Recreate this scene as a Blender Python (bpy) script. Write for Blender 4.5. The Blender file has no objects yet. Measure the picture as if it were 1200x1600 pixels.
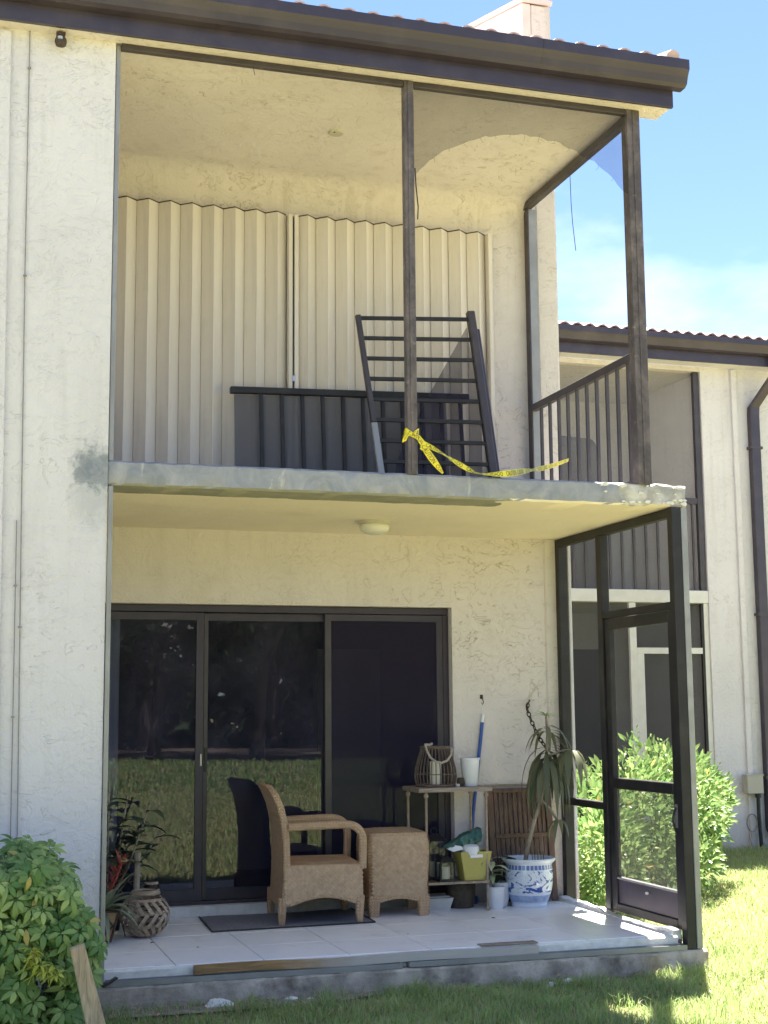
import bpy, bmesh, math, random
import numpy as np
from mathutils import Vector, Matrix
random.seed(7); rng = np.random.default_rng(7)
SC = bpy.context.scene
COL = SC.collection
R = math.radians
V = Vector

# ------------------------------------------------------------------ camera
cam = bpy.data.cameras.new('camera'); camo = bpy.data.objects.new('camera', cam); COL.objects.link(camo)
yaw, pit, rol = 0.3037, 0.1403, -0.0083
fw = V((math.sin(yaw)*math.cos(pit), math.cos(yaw)*math.cos(pit), math.sin(pit)))
rr = V((math.cos(yaw), -math.sin(yaw), 0)); uu = rr.cross(fw)
r2 = rr*math.cos(rol)+uu*math.sin(rol); u2 = uu*math.cos(rol)-rr*math.sin(rol)
camo.matrix_world = Matrix(((r2.x, u2.x, -fw.x, -0.8331), (r2.y, u2.y, -fw.y, -7.7065), (r2.z, u2.z, -fw.z, 1.3755), (0, 0, 0, 1)))
cam.sensor_fit = 'VERTICAL'; cam.sensor_height = 36; cam.lens = 36*2201.74/1600
cam.clip_start = .05; cam.clip_end = 3000
SC.camera = camo

# ------------------------------------------------------------------ sky, sun, exposure
SUNDIR = V((0.152, 0.29, 1.0)).normalized()
world = bpy.data.worlds.new("World"); SC.world = world; world.use_nodes = True
nt = world.node_tree; nt.nodes.clear()
def wn(t): return nt.nodes.new(t)
out = wn('ShaderNodeOutputWorld'); bg = wn('ShaderNodeBackground'); sky = wn('ShaderNodeTexSky')
sky.sky_type = 'NISHITA'; sky.sun_disc = False
sky.sun_elevation = math.asin(SUNDIR.z); sky.sun_rotation = math.atan2(SUNDIR.x, SUNDIR.y)
sky.air_density = 1.0; sky.dust_density = 0.0; sky.altitude = 4500; sky.ozone_density = 1.0
tcw = wn('ShaderNodeTexCoord'); mp = wn('ShaderNodeMapping'); mp.inputs['Scale'].default_value = (1, 1, 2.6)
mp.inputs['Location'].default_value = (1.25, -.86, 1.14)
n1 = wn('ShaderNodeTexNoise'); n1.inputs['Scale'].default_value = 2.0; n1.inputs['Detail'].default_value = 8; n1.inputs['Roughness'].default_value = .55
rp = wn('ShaderNodeValToRGB'); rp.color_ramp.elements[0].position = .49; rp.color_ramp.elements[1].position = .78
rp.color_ramp.elements[1].color = (.62, .62, .62, 1)
mx = wn('ShaderNodeMix'); mx.data_type = 'RGBA'
mx.inputs['B'].default_value = (7.6, 7.4, 7.7, 1)
L = nt.links.new
L(tcw.outputs['Generated'], mp.inputs['Vector']); L(mp.outputs[0], n1.inputs['Vector']); L(n1.outputs[0], rp.inputs[0])
L(rp.outputs[0], mx.inputs['Factor']); L(sky.outputs[0], mx.inputs['A']); L(mx.outputs['Result'], bg.inputs[0]); L(bg.outputs[0], out.inputs[0])
bg.inputs[1].default_value = 0.05
sun = bpy.data.lights.new('sun', 'SUN'); suno = bpy.data.objects.new('sun', sun); COL.objects.link(suno)
sun.energy = 5.0; sun.angle = R(.53); sun.color = (1, .92, .865)
suno.rotation_euler = (-SUNDIR).to_track_quat('-Z', 'Y').to_euler()
SC.view_settings.view_transform = 'Standard'; SC.view_settings.look = 'None'
SC.view_settings.exposure = 2.92; SC.view_settings.gamma = 1
SC.view_settings.use_curve_mapping = False
SC.render.engine = 'CYCLES'
SC.cycles.use_denoising = True; SC.cycles.max_bounces = 10; SC.cycles.diffuse_bounces = 5; SC.cycles.transparent_max_bounces = 24
SC.cycles.glossy_bounces = 4; SC.cycles.transmission_bounces = 6; SC.cycles.sample_clamp_indirect = 6

# ------------------------------------------------------------------ materials
class N:
    def __init__(s, name):
        s.m = bpy.data.materials.new(name); s.m.use_nodes = True; s.t = s.m.node_tree; s.t.nodes.clear()
        s.out = s.n('ShaderNodeOutputMaterial'); s.b = s.n('ShaderNodeBsdfPrincipled')
        s.l(s.b.outputs[0], s.out.inputs[0]); s.tc = s.n('ShaderNodeTexCoord')
    def n(s, t, **k):
        x = s.t.nodes.new(t)
        for a, v in k.items(): setattr(x, a, v)
        return x
    def l(s, a, b): s.t.links.new(a, b)
    def vec(s, scale=(1, 1, 1), rot=(0, 0, 0), loc=(0, 0, 0), src='Object'):
        m = s.n('ShaderNodeMapping'); m.inputs['Scale'].default_value = scale; m.inputs['Rotation'].default_value = rot; m.inputs['Location'].default_value = loc
        s.l(s.tc.outputs[src], m.inputs[0]); return m.outputs[0]
    def noise(s, scale, detail=5, rough=.55, dist=0, vec=None):
        x = s.n('ShaderNodeTexNoise'); x.inputs['Scale'].default_value = scale; x.inputs['Detail'].default_value = detail
        x.inputs['Roughness'].default_value = rough; x.inputs['Distortion'].default_value = dist
        s.l(vec if vec is not None else s.tc.outputs['Object'], x.inputs['Vector']); return x.outputs[0]
    def ramp(s, fac, a, b, ca=(0, 0, 0), cb=(1, 1, 1)):
        x = s.n('ShaderNodeValToRGB'); e = x.color_ramp.elements
        e[0].position = a; e[1].position = b; e[0].color = (*ca, 1); e[1].color = (*cb, 1)
        s.l(fac, x.inputs[0]); return x.outputs[0]
    def mix(s, f, a, b):
        x = s.n('ShaderNodeMix'); x.data_type = 'RGBA'
        for i, v in (('Factor', f), ('A', a), ('B', b)):
            if isinstance(v, (int, float)): x.inputs[i].default_value = v
            elif isinstance(v, tuple): x.inputs[i].default_value = (*v, 1)
            else: s.l(v, x.inputs[i])
        return x.outputs['Result']
    def math(s, op, a, b=0.0, c=None):
        x = s.n('ShaderNodeMath'); x.operation = op
        for i, v in enumerate((a, b) if c is None else (a, b, c)):
            if isinstance(v, (int, float)): x.inputs[i].default_value = v
            else: s.l(v, x.inputs[i])
        return x.outputs[0]
    def xyz(s, src='Object'):
        x = s.n('ShaderNodeSeparateXYZ'); s.l(s.tc.outputs[src], x.inputs[0]); return x.outputs
    def bump(s, h, strength=.3, dist=.01):
        x = s.n('ShaderNodeBump'); x.inputs['Strength'].default_value = strength; x.inputs['Distance'].default_value = dist
        s.l(h, x.inputs['Height']); s.l(x.outputs[0], s.b.inputs['Normal'])
    def col(s, c):
        if isinstance(c, tuple): s.b.inputs['Base Color'].default_value = (*c, 1)
        else: s.l(c, s.b.inputs['Base Color'])
    def set(s, rough=.7, metal=0, spec=.5):
        s.b.inputs['Roughness'].default_value = rough; s.b.inputs['Metallic'].default_value = metal
        s.b.inputs['Specular IOR Level'].default_value = spec
def k(c, f): return tuple(min(1, x*f) for x in c)
def plain(name, c, rough=.7, var=.12, scale=8, bump=0, bscale=60, metal=0, spec=.5, dirt=None, damt=.5, dscale=3, rnd=0):
    m = N(name); x = m.mix(m.ramp(m.noise(scale), .3, .7), k(c, 1-var), k(c, 1+var))
    if dirt: x = m.mix(m.math('MULTIPLY', m.ramp(m.noise(dscale, 8, .65), .48, .72), damt), x, dirt)
    if rnd:
        oi = m.n('ShaderNodeObjectInfo'); x = m.mix(m.math('MULTIPLY', oi.outputs['Random'], rnd), x, k(c, .4))
    m.col(x); m.set(rough, metal, spec)
    if bump: m.bump(m.noise(bscale, 6, .6), bump, .01)
    return m.m
def stucco(name, c, dirty=.25, patch=None, stain=(.36, .30, .20), streak=.33):
    m = N(name)
    a = m.noise(2.2, 4, .5, 1.2); b = m.noise(9, 8, .62, 2.2); d = m.noise(55, 4, .6)
    x = m.mix(m.ramp(m.noise(.8, 5), .3, .7), k(c, .90), k(c, 1.04))
    # dirt caught in the trowel marks, in scattered patches of two sizes
    def marks(sc, dist, w0):
        n = m.noise(sc, 3, .45, dist, m.vec((1, 1, 1.5))); hi = m.ramp(n, .565, .61); lo = m.ramp(n, .595, .605)
        return m.math('SUBTRACT', hi, lo), lo, m.ramp(m.noise(w0, 4, .6), .46, .62)
    l1, e1, w1 = marks(5.2, 2.6, 1.3); l2, e2, w2 = marks(10.5, 3.2, 2.1)
    x = m.mix(m.math('MULTIPLY', m.math('MULTIPLY', l1, w1), min(1, dirty*3.4)), x, k(stain, .8))
    x = m.mix(m.math('MULTIPLY', m.math('MULTIPLY', l2, w2), min(1, dirty*2.2)), x, stain)
    x = m.mix(m.math('MULTIPLY', m.ramp(m.noise(1.6, 9, .7), .55, .8), dirty), x, stain)
    # rain streaks and splash dirt close to the ground
    sk = m.math('MULTIPLY', m.ramp(m.noise(1.5, 6, .65, .3, m.vec((6, 6, .35))), .52, .74), m.ramp(m.noise(.9, 3), .4, .65))
    x = m.mix(m.math('MULTIPLY', sk, streak), x, k(stain, .75))
    zz = m.math('ADD', m.xyz()[2], m.math('MULTIPLY', m.math('SUBTRACT', m.noise(5, 6, .65), .5), .45))
    x = m.mix(m.math('MULTIPLY', m.ramp(zz, .0, .38, (1, 1, 1), (0, 0, 0)), .55), x, (.30, .27, .22))
    edge = m.math('ADD', m.math('MULTIPLY', e1, m.math('ADD', .35, m.math('MULTIPLY', w1, .65))), m.math('MULTIPLY', e2, m.math('MULTIPLY', w2, .5)))
    if patch:
        p = m.n('ShaderNodeVectorMath', operation='DISTANCE'); m.l(m.tc.outputs['Object'], p.inputs[0]); p.inputs[1].default_value = patch
        wob = m.math('ADD', p.outputs['Value'], m.math('MULTIPLY', m.math('SUBTRACT', m.noise(9, 6, .65), .5), .30))
        q = m.n('ShaderNodeVectorMath', operation='DISTANCE'); m.l(m.vec((1, 1, .55)), q.inputs[0]); q.inputs[1].default_value = (patch[0]+.0, 0, (patch[2]-.10)*.55)
        wob2 = m.math('ADD', q.outputs['Value'], m.math('MULTIPLY', m.math('SUBTRACT', m.noise(7, 7, .7, .6), .5), .30))
        x = m.mix(m.math('MULTIPLY', m.ramp(wob2, .07, .16, (1, 1, 1), (0, 0, 0)), .55), x, (.40, .42, .44))
        msk = m.ramp(wob, .095, .135, (1, 1, 1), (0, 0, 0))
        g = m.mix(m.ramp(m.noise(12, 7, .6, 1), .35, .65), (.215, .24, .28), (.33, .345, .375))
        x = m.mix(msk, x, g)
    m.col(x); m.set(.88, 0, .25)
    h = m.math('ADD', m.math('MULTIPLY', edge, .8), m.math('ADD', m.math('MULTIPLY', b, 1.2), m.math('MULTIPLY', d, .22)))
    m.bump(h, .65, .014)
    return m.m
M = {}
M['stucco_out'] = stucco('stucco outer', (.655, .640, .675), .28, patch=(-1.77, 0, 2.87), stain=(.42, .40, .34))
M['stucco_in'] = stucco('stucco recess', (.655, .605, .59), .34)  # same paint as the outer wall, the recess's warmer light put into its colour
M['stucco_pier'] = stucco('stucco pink', (.66, .61, .585), .2)
M['stucco_far'] = stucco('stucco neighbour', (.67, .65, .665), .16)
def slab_mat():
    m = N('patched slab'); o = m.xyz(); x, y, z = o
    g = m.mix(m.ramp(m.noise(5, 8, .62, 1.4), .35, .65), (.215, .235, .275), (.335, .34, .37))
    g = m.mix(m.math('MULTIPLY', m.ramp(m.noise(2.3, 9, .68, 2.5, m.vec((1, 1, .6))), .60, .70), .6), g, (.58, .57, .54))
    g = m.mix(m.math('MULTIPLY', m.ramp(m.noise(9, 6, .7, 1), .56, .68), .45), g, (.25, .26, .26))
    # right end: old chipped plaster, dusty white
    wx = m.math('ADD', x, m.math('MULTIPLY', m.math('SUBTRACT', m.noise(4, 6, .6), .5), 1.1))
    g = m.mix(m.math('MULTIPLY', m.ramp(wx, .0, 1.0), 0), g, g)
    f1 = m.math('GREATER_THAN', wx, 1.45)
    g = m.mix(m.math('MULTIPLY', f1, .7), g, m.mix(m.ramp(m.noise(11, 6), .4, .6), (.40, .38, .32), (.66, .63, .56)))
    paint = m.mix(m.ramp(m.noise(2, 6), .35, .7), (.69, .62, .49), (.75, .68, .54))
    paint = m.mix(m.math('MULTIPLY', m.ramp(m.noise(1.8, 8, .7), .58, .8), .35), paint, (.40, .35, .24))
    under = m.mix(m.ramp(m.noise(6, 6), .3, .7), (.20, .205, .165), (.29, .285, .225))
    wy = m.math('ADD', y, m.math('MULTIPLY', m.math('SUBTRACT', m.noise(7, 5), .5), .10))
    wx2 = m.math('ADD', x, m.math('MULTIPLY', m.math('SUBTRACT', m.noise(3, 5), .5), .7))
    strip = m.math('MULTIPLY', m.math('LESS_THAN', wy, .27), m.math('LESS_THAN', wx2, .70))
    un = m.mix(strip, paint, under)
    geo = m.n('ShaderNodeNewGeometry'); s = m.n('ShaderNodeSeparateXYZ'); m.l(geo.outputs['True Normal'], s.inputs[0])
    isdown = m.math('LESS_THAN', s.outputs[2], -.6)
    m.col(m.mix(isdown, g, un)); m.set(.85, 0, .25)
    m.bump(m.math('ADD', m.noise(10, 8, .65, 1), m.math('MULTIPLY', m.noise(60, 4), .3)), .55, .012)
    return m.m
M['slab'] = slab_mat()
M['bronze'] = plain('bronze metal', (.044, .036, .043), .42, .18, 6, .05, 80, .0, .5, dirt=(.10, .085, .08), damt=.5, dscale=5)
M['bronze_dark'] = plain('dark bronze frame', (.040, .031, .048), .45, .2, 6, 0, 80, 0, .5)
M['black_metal'] = plain('black frame', (.014, .013, .015), .5, .25, 8, .05, 60, 0, .4, dirt=(.06, .055, .05), damt=.4, dscale=6)
M['gutter'] = plain('brown gutter', (.036, .029, .047), .38, .1, 4, .02, 30, 0, .5, dirt=(.11, .09, .09), damt=.35, dscale=2)
def worn():
    m = N('worn bronze post'); x = m.mix(m.ramp(m.noise(30, 4), .3, .7), (.062, .052, .056), (.092, .078, .082))
    st = m.noise(2.6, 9, .72, .4, m.vec((1.5, 1.5, .9)))
    x = m.mix(m.math('MULTIPLY', m.ramp(st, .46, .70), .8), x, (.27, .225, .215))
    x = m.mix(m.math('MULTIPLY', m.ramp(m.noise(16, 8, .7), .62, .72), .8), x, (.38, .34, .31))
    m.col(x); m.set(.6, 0, .4); m.bump(m.noise(60, 5), .15, .005); return m.m
M['worn'] = worn()
M['alu'] = plain('grey aluminium', (.30, .30, .30), .45, .15, 10, .05, 50, .35, .5, dirt=(.16, .15, .15), damt=.6, dscale=5)
M['alu_white'] = plain('white enamel', (.62, .61, .57), .5, .06, 10, 0, 50, 0, .5, dirt=(.4, .38, .34), damt=.3)
def shutter_mat():
    m = N('cream shutter'); x = m.mix(m.ramp(m.noise(2, 4, .5, 0, m.vec((5, 5, .6))), .3, .7), (.67, .615, .56), (.73, .675, .62))
    x = m.mix(m.math('MULTIPLY', m.ramp(m.noise(3.5, 8, .7, 0, m.vec((3, 3, .6))), .55, .8), .3), x, (.33, .30, .24))
    oi = m.n('ShaderNodeObjectInfo'); x = m.mix(m.math('MULTIPLY', oi.outputs['Random'], .13), x, (.40, .36, .29))
    x = m.mix(m.math('MULTIPLY', m.ramp(m.noise(2.2, 8, .7, .3, m.vec((14, 14, .5))), .54, .76), .35), x, (.36, .32, .25))
    x = m.mix(m.math('MULTIPLY', m.ramp(m.math('ADD', m.xyz()[2], m.math('MULTIPLY', m.noise(4, 5), .5)), .2, .75, (1, 1, 1), (0, 0, 0)), .25), x, (.33, .31, .28))
    m.col(x); m.set(.45, 0, .4); m.bump(m.noise(3, 3, .5, 0, m.vec((2, 2, .8))), .10, .02); return m.m
M['shutter'] = shutter_mat()
def screen(name, op, c):
    m = N(name); t = m.n('ShaderNodeBsdfTransparent'); d = m.n('ShaderNodeBsdfDiffuse'); d.inputs[0].default_value = (*c, 1)
    mx = m.n('ShaderNodeMixShader'); m.l(m.math('ADD', op, m.math('MULTIPLY', m.math('SUBTRACT', m.noise(4, 4), .5), .12)), mx.inputs[0])
    m.l(t.outputs[0], mx.inputs[1]); m.l(d.outputs[0], mx.inputs[2]); m.l(mx.outputs[0], m.out.inputs[0]); return m.m
M['mesh'] = screen('insect mesh', .42, (.045, .042, .05))
M['mesh_fine'] = screen('fine insect mesh', .16, (.10, .10, .10))
M['mesh_dense'] = screen('dense dark mesh', .60, (.034, .030, .052))
M['mesh_veil'] = screen('pale neighbour mesh', .30, (.30, .30, .32))
M['mesh_rail'] = screen('grey railing mesh', .74, (.135, .135, .155))
M['mesh_pet'] = screen('dusty heavy mesh', .62, (.20, .185, .155))
M['mesh_far'] = screen('neighbour mesh', .50, (.075, .075, .085))
def glass(name, tint, ior):
    m = N(name); t = m.n('ShaderNodeBsdfTransparent'); t.inputs[0].default_value = (*tint, 1)
    g = m.n('ShaderNodeBsdfGlossy'); g.inputs['Roughness'].default_value = .012; g.inputs[0].default_value = (.9, .92, 1, 1)
    f = m.n('ShaderNodeFresnel'); f.inputs[0].default_value = ior
    mx = m.n('ShaderNodeMixShader'); m.l(f.outputs[0], mx.inputs[0]); m.l(t.outputs[0], mx.inputs[1]); m.l(g.outputs[0], mx.inputs[2])
    b = m.n('ShaderNodeBump'); b.inputs['Strength'].default_value = .035; b.inputs['Distance'].default_value = .01
    m.l(m.noise(1.3, 2), b.inputs['Height']); m.l(b.outputs[0], g.inputs['Normal'])
    d = m.n('ShaderNodeBsdfDiffuse'); d.inputs[0].default_value = (.34, .33, .56, 1); m2 = m.n('ShaderNodeMixShader')
    m.l(m.math('MULTIPLY', m.ramp(m.noise(2.2, 8, .7, .5), .25, .75), .10), m2.inputs[0]); m.l(mx.outputs[0], m2.inputs[1]); m.l(d.outputs[0], m2.inputs[2])
    m.l(m2.outputs[0], m.out.inputs[0]); return m.m
M['glass'] = glass('tinted glass', (.50, .50, .56), 1.58)
M['glass_clear'] = glass('lantern glass', (.85, .87, .88), 1.45)
def tile_mat():
    m = N('white floor tile'); oi = m.n('ShaderNodeObjectInfo')
    x = m.mix(m.ramp(m.noise(3, 6, .6, 1), .3, .7), (.82, .81, .81), (.88, .87, .87))
    x = m.mix(m.math('MULTIPLY', oi.outputs['Random'], .12), x, (.5, .48, .45))
    x = m.mix(m.math('MULTIPLY', m.ramp(m.noise(5, 9, .7), .54, .74), .42), x, (.42, .38, .33))
    m.col(x); m.set(.38, 0, .45); m.bump(m.noise(9, 3), .03, .01); return m.m
M['tile'] = tile_mat()
M['grout'] = plain('grout', (.20, .185, .165), .9, .15, 20, .2, 80)
M['concrete'] = plain('stained concrete', (.40, .345, .285), .9, .35, 6, .8, 30, 0, .3, dirt=(.12, .10, .08), damt=.9, dscale=5.5)
M['plaster_bits'] = plain('white plaster', (.66, .65, .62), .9, .12, 20, .5, 60)
M['old_wood'] = None
def wood(name, c, axis_scale=(1, 14, 14), rough=.7, white=0):
    m = N(name); g = m.noise(4, 6, .6, .8, m.vec(axis_scale))
    x = m.mix(m.ramp(g, .35, .68), k(c, .62), k(c, 1.25))
    x = m.mix(m.math('MULTIPLY', m.ramp(m.noise(2.4, 8, .7), .56, .72), .55), x, k(c, .42))
    if white:
        w = m.math('ADD', m.xyz()[0], m.math('MULTIPLY', m.math('SUBTRACT', m.noise(5, 6), .5), .55))
        x = m.mix(m.math('MULTIPLY', m.ramp(m.math('SUBTRACT', w, white-.2), .0, .35), .85), x, (.48, .46, .44))
    m.col(x); m.set(rough, 0, .3); m.bump(g, .25, .006); return m.m
M['board'] = wood('raw pine board', (.36, .22, .10), (1, 14, 14), .75, -.28)
M['plank'] = wood('weathered plank', (.36, .29, .20), (12, 12, 1))
M['shelf_top'] = wood('greyed shelf wood', (.30, .245, .20), (2, 12, 12))
M['dark_slat'] = wood('dark bamboo slat', (.135, .082, .062), (14, 14, 1.5), .6)
def wicker():
    m = N('woven wicker'); g = m.n('ShaderNodeNewGeometry'); sx = m.n('ShaderNodeSeparateXYZ'); o = m.xyz()
    # diagonal basket weave from two crossing diagonal strand families
    s = m.math('ADD', o[0], m.math('MULTIPLY', o[1], .8))
    a = m.math('MULTIPLY', m.math('ADD', s, o[2]), 52.0); b = m.math('MULTIPLY', m.math('SUBTRACT', s, o[2]), 52.0)
    fa = m.math('FRACT', m.math('MULTIPLY', a, .5)); fb = m.math('FRACT', m.math('MULTIPLY', b, .5))
    ca = m.math('GREATER_THAN', fa, .5); cb = m.math('GREATER_THAN', fb, .5)
    chk = m.math('ABSOLUTE', m.math('SUBTRACT', ca, cb))
    ra = m.math('ABSOLUTE', m.math('SINE', m.math('MULTIPLY', a, math.pi))); rb = m.math('ABSOLUTE', m.math('SINE', m.math('MULTIPLY', b, math.pi)))
    h = m.math('ADD', m.math('MULTIPLY', ra, chk), m.math('MULTIPLY', rb, m.math('SUBTRACT', 1.0, chk)))
    c = m.mix(m.ramp(m.noise(24, 5, .7), .3, .7), (.46, .29, .165), (.62, .42, .26))
    c = m.mix(m.math('MULTIPLY', m.math('SUBTRACT', 1.0, m.ramp(h, .0, .55)), .55), c, (.24, .14, .07))
    c = m.mix(m.math('MULTIPLY', m.math('MULTIPLY', chk, m.ramp(m.noise(5, 3), .35, .65)), .4), c, (.78, .52, .30))
    m.col(c); m.set(.55, 0, .4); m.bump(m.math('ADD', h, m.math('MULTIPLY', m.noise(90, 4), .35)), .8, .006); return m.m
M['wicker'] = wicker()
def strandm():
    m = N('wicker strand'); r = m.n('ShaderNodeNewGeometry').outputs['Random Per Island']
    c = m.mix(r, (.50, .335, .205), (.59, .41, .26)); c = m.mix(m.math('MULTIPLY', m.ramp(m.noise(30, 4), .4, .7), .4), c, (.33, .20, .11))
    m.col(c); m.set(.5, 0, .4); m.bump(m.noise(120, 3), .3, .004); return m.m
M['strand'] = strandm()
M['reed'] = plain('brown grey reed', (.36, .275, .20), .8, .3, 40, .3, 90, rnd=.3)
M['rope'] = plain('pale rope', (.38, .33, .28), .9, .2, 60, .5, 160)
M['rod'] = plain('brown wicker rod', (.125, .088, .068), .7, .3, 30, 0, 60)
M['wax'] = plain('cream candle wax', (.72, .67, .56), .5, .05, 10)
M['white_plastic'] = plain('white plastic', (.74, .74, .76), .4, .03, 10)
M['blue'] = plain('blue handle', (.025, .085, .34), .35, .1, 10)
M['lime'] = plain('yellow green bin', (.44, .385, .10), .5, .08, 6)
M['green_bag'] = plain('green plastic bag', (.035, .125, .10), .3, .5, 14, .2, 20, dirt=(.4, .48, .46), damt=.5, dscale=16)
M['mat'] = plain('grey doormat', (.20, .195, .22), .95, .2, 60, .5, 220)
M['burlap'] = plain('brown burlap', (.075, .058, .042), .9, .3, 30, .4, 90)
M['bark'] = plain('dracaena stem', (.26, .22, .17), .8, .3, 20, .5, 50)
M['trunk'] = plain('tree bark', (.10, .08, .065), .9, .35, 8, .6, 20)
M['soil'] = plain('soil', (.045, .033, .025), .95, .4, 30, .6, 60)
M['terracotta'] = plain('salmon roof tile', (.60, .43, .37), .75, .2, 8, .2, 40, dirt=(.66, .55, .50), damt=.5, dscale=4, rnd=.25)
M['pink'] = plain('pink stucco cap', (.66, .56, .54), .85, .08, 5, .4, 50)
M['tape'] = plain('yellow tape', (.78, .66, .02), .35, .06, 8)
M['ink'] = plain('black ink', (.012, .012, .012), .5, .1, 8)
M['chain'] = plain('rusty chain', (.04, .033, .028), .6, .4, 30, .2, 90, .4)
M['lamp'] = plain('white lamp glass', (.62, .61, .55), .25, .04, 8)
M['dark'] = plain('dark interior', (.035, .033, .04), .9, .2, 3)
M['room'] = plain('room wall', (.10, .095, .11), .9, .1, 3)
M['curtain'] = plain('blue grey curtain', (.50, .56, .68), .8, .1, 6)
M['cushion'] = plain('pale cushion', (.55, .53, .50), .9, .12, 12)
M['iron'] = plain('brown wrought metal', (.05, .033, .022), .6, .3, 20, .2, 60)
M['ochre'] = plain('ochre ceramic', (.30, .19, .09), .5, .3, 16, .2, 50)
M['box'] = plain('beige meter box', (.42, .40, .33), .5, .06, 6)
M['debris_leaf'] = plain('dry leaf litter', (.34, .24, .13), .8, .4, 40)
M['flake'] = plain('brown flaking paint', (.34, .25, .13), .85, .4, 40)
M['debris'] = plain('brown debris', (.10, .075, .055), .9, .4, 60)
M['cable'] = plain('dark cable', (.24, .23, .24), .6, .2, 30)
M['steel'] = plain('steel', (.45, .45, .46), .35, .1, 20, 0, 30, .8)
def porcelain():
    m = N('blue and white porcelain'); o = m.xyz(); z = o[2]
    w = (.66, .71, .76); bl = (.035, .09, .32)
    n = m.noise(7.5, 4, .5, 2.4, m.vec((1, 1, 1.5), (0, 0, 0), (.4, .1, .2))); fig = m.ramp(n, .535, .56)
    n2 = m.noise(34, 3, .5, 1.5); fine = m.ramp(n2, .61, .63)
    ang = m.math('ARCTAN2', o[1], o[0])
    mid = m.math('MULTIPLY', m.math('GREATER_THAN', z, .10), m.math('LESS_THAN', z, .245))
    c = m.mix(m.ramp(m.noise(4, 3), .3, .7), w, (.58, .65, .73))
    c = m.mix(m.math('MULTIPLY', mid, fig), c, bl)
    c = m.mix(m.math('MULTIPLY', m.math('MULTIPLY', mid, fine), .55), c, (.10, .19, .45))
    low = m.math('MULTIPLY', m.math('GREATER_THAN', z, .035), m.math('LESS_THAN', z, .082))
    c = m.mix(m.math('MULTIPLY', low, .72), c, m.mix(m.ramp(m.noise(20, 4), .4, .6), (.09, .17, .42), (.28, .38, .58)))
    top = m.math('MULTIPLY', m.math('GREATER_THAN', z, .252), m.math('LESS_THAN', z, .283))
    scal = m.math('GREATER_THAN', m.math('ABSOLUTE', m.math('SINE', m.math('MULTIPLY', ang, 18.0))), .42)
    c = m.mix(m.math('MULTIPLY', top, m.math('ADD', .25, m.math('MULTIPLY', scal, .6))), c, bl)
    m.col(c); m.set(.14, 0, .6); return m.m
M['porcelain'] = porcelain()
def leafm(name, c, c2, trans=.35, rough=.45, dead=None):
    m = N(name); oi = m.n('ShaderNodeObjectInfo'); g = m.n('ShaderNodeNewGeometry')
    f = m.math('MULTIPLY', m.math('ADD', m.n('ShaderNodeNewGeometry').outputs['Random Per Island'], oi.outputs['Random']), .5)
    x = m.mix(m.ramp(m.math('ADD', f, m.math('MULTIPLY', m.math('SUBTRACT', m.noise(3, 3), .5), .7)), .15, .85), c, c2)
    if dead: x = m.mix(m.math('GREATER_THAN', m.math('FRACT', m.math('MULTIPLY', m.n('ShaderNodeNewGeometry').outputs['Random Per Island'], 7.3)), dead[0]), x, dead[1])
    m.col(x); m.set(rough, 0, .4)
    t = m.n('ShaderNodeBsdfTranslucent'); m.l(x, t.inputs[0])
    mx = m.n('ShaderNodeMixShader'); mx.inputs[0].default_value = trans
    m.l(m.b.outputs[0], mx.inputs[1]); m.l(t.outputs[0], mx.inputs[2]); m.l(mx.outputs[0], m.out.inputs[0]); return m.m
M['leaf_shrub'] = leafm('shrub leaf', (.10, .21, .06), (.36, .47, .17), .35, .5, (.965, (.45, .38, .12)))
M['leaf_sun_tint'] = leafm('leaf tinted yellow as if sunlit', (.36, .42, .05), (.48, .50, .10))  # yellow of a sunlit patch put into the leaf colour
M['leaf_bush'] = leafm('bush leaf', (.09, .20, .05), (.36, .47, .18), .42, .30, (.985, (.45, .36, .12)))
M['leaf_dark'] = leafm('dark leaf', (.035, .055, .028), (.085, .12, .06), .2)
M['leaf_drac'] = leafm('drooping leaf', (.075, .095, .055), (.19, .20, .12), .25)
M['leaf_var'] = leafm('variegated leaf', (.22, .28, .14), (.60, .62, .44), .25)
M['leaf_brom'] = leafm('bromeliad leaf', (.12, .17, .09), (.34, .38, .26), .25)
M['bract'] = leafm('red bract', (.26, .03, .025), (.40, .10, .08), .2)
M['leaf_tree'] = leafm('tree leaf', (.014, .028, .012), (.035, .06, .022), .2)
M['grass'] = leafm('grass blade', (.18, .31, .09), (.42, .51, .20), .45, .6, (.87, (.50, .42, .27)))
def lawnm():
    m = N('lawn'); x = m.mix(m.ramp(m.noise(60, 6, .7), .3, .7), (.18, .17, .065), (.34, .315, .16))
    x = m.mix(m.ramp(m.noise(.7, 5, .6), .45, .75), x, (.34, .31, .165))
    x = m.mix(m.math('MULTIPLY', m.ramp(m.noise(7, 6, .65), .55, .7), .4), x, (.30, .27, .15))
    m.col(x); m.set(.95, 0, .1); m.bump(m.noise(90, 5, .7), .9, .03); return m.m
M['lawn'] = lawnm()
M['dirt'] = plain('dusty soil', (.20, .17, .135), .95, .4, 14, .8, 40, dirt=(.38, .35, .31), damt=.6, dscale=9)
M['mulch'] = plain('mulch soil', (.10, .08, .06), .95, .5, 14, .8, 40)

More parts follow.
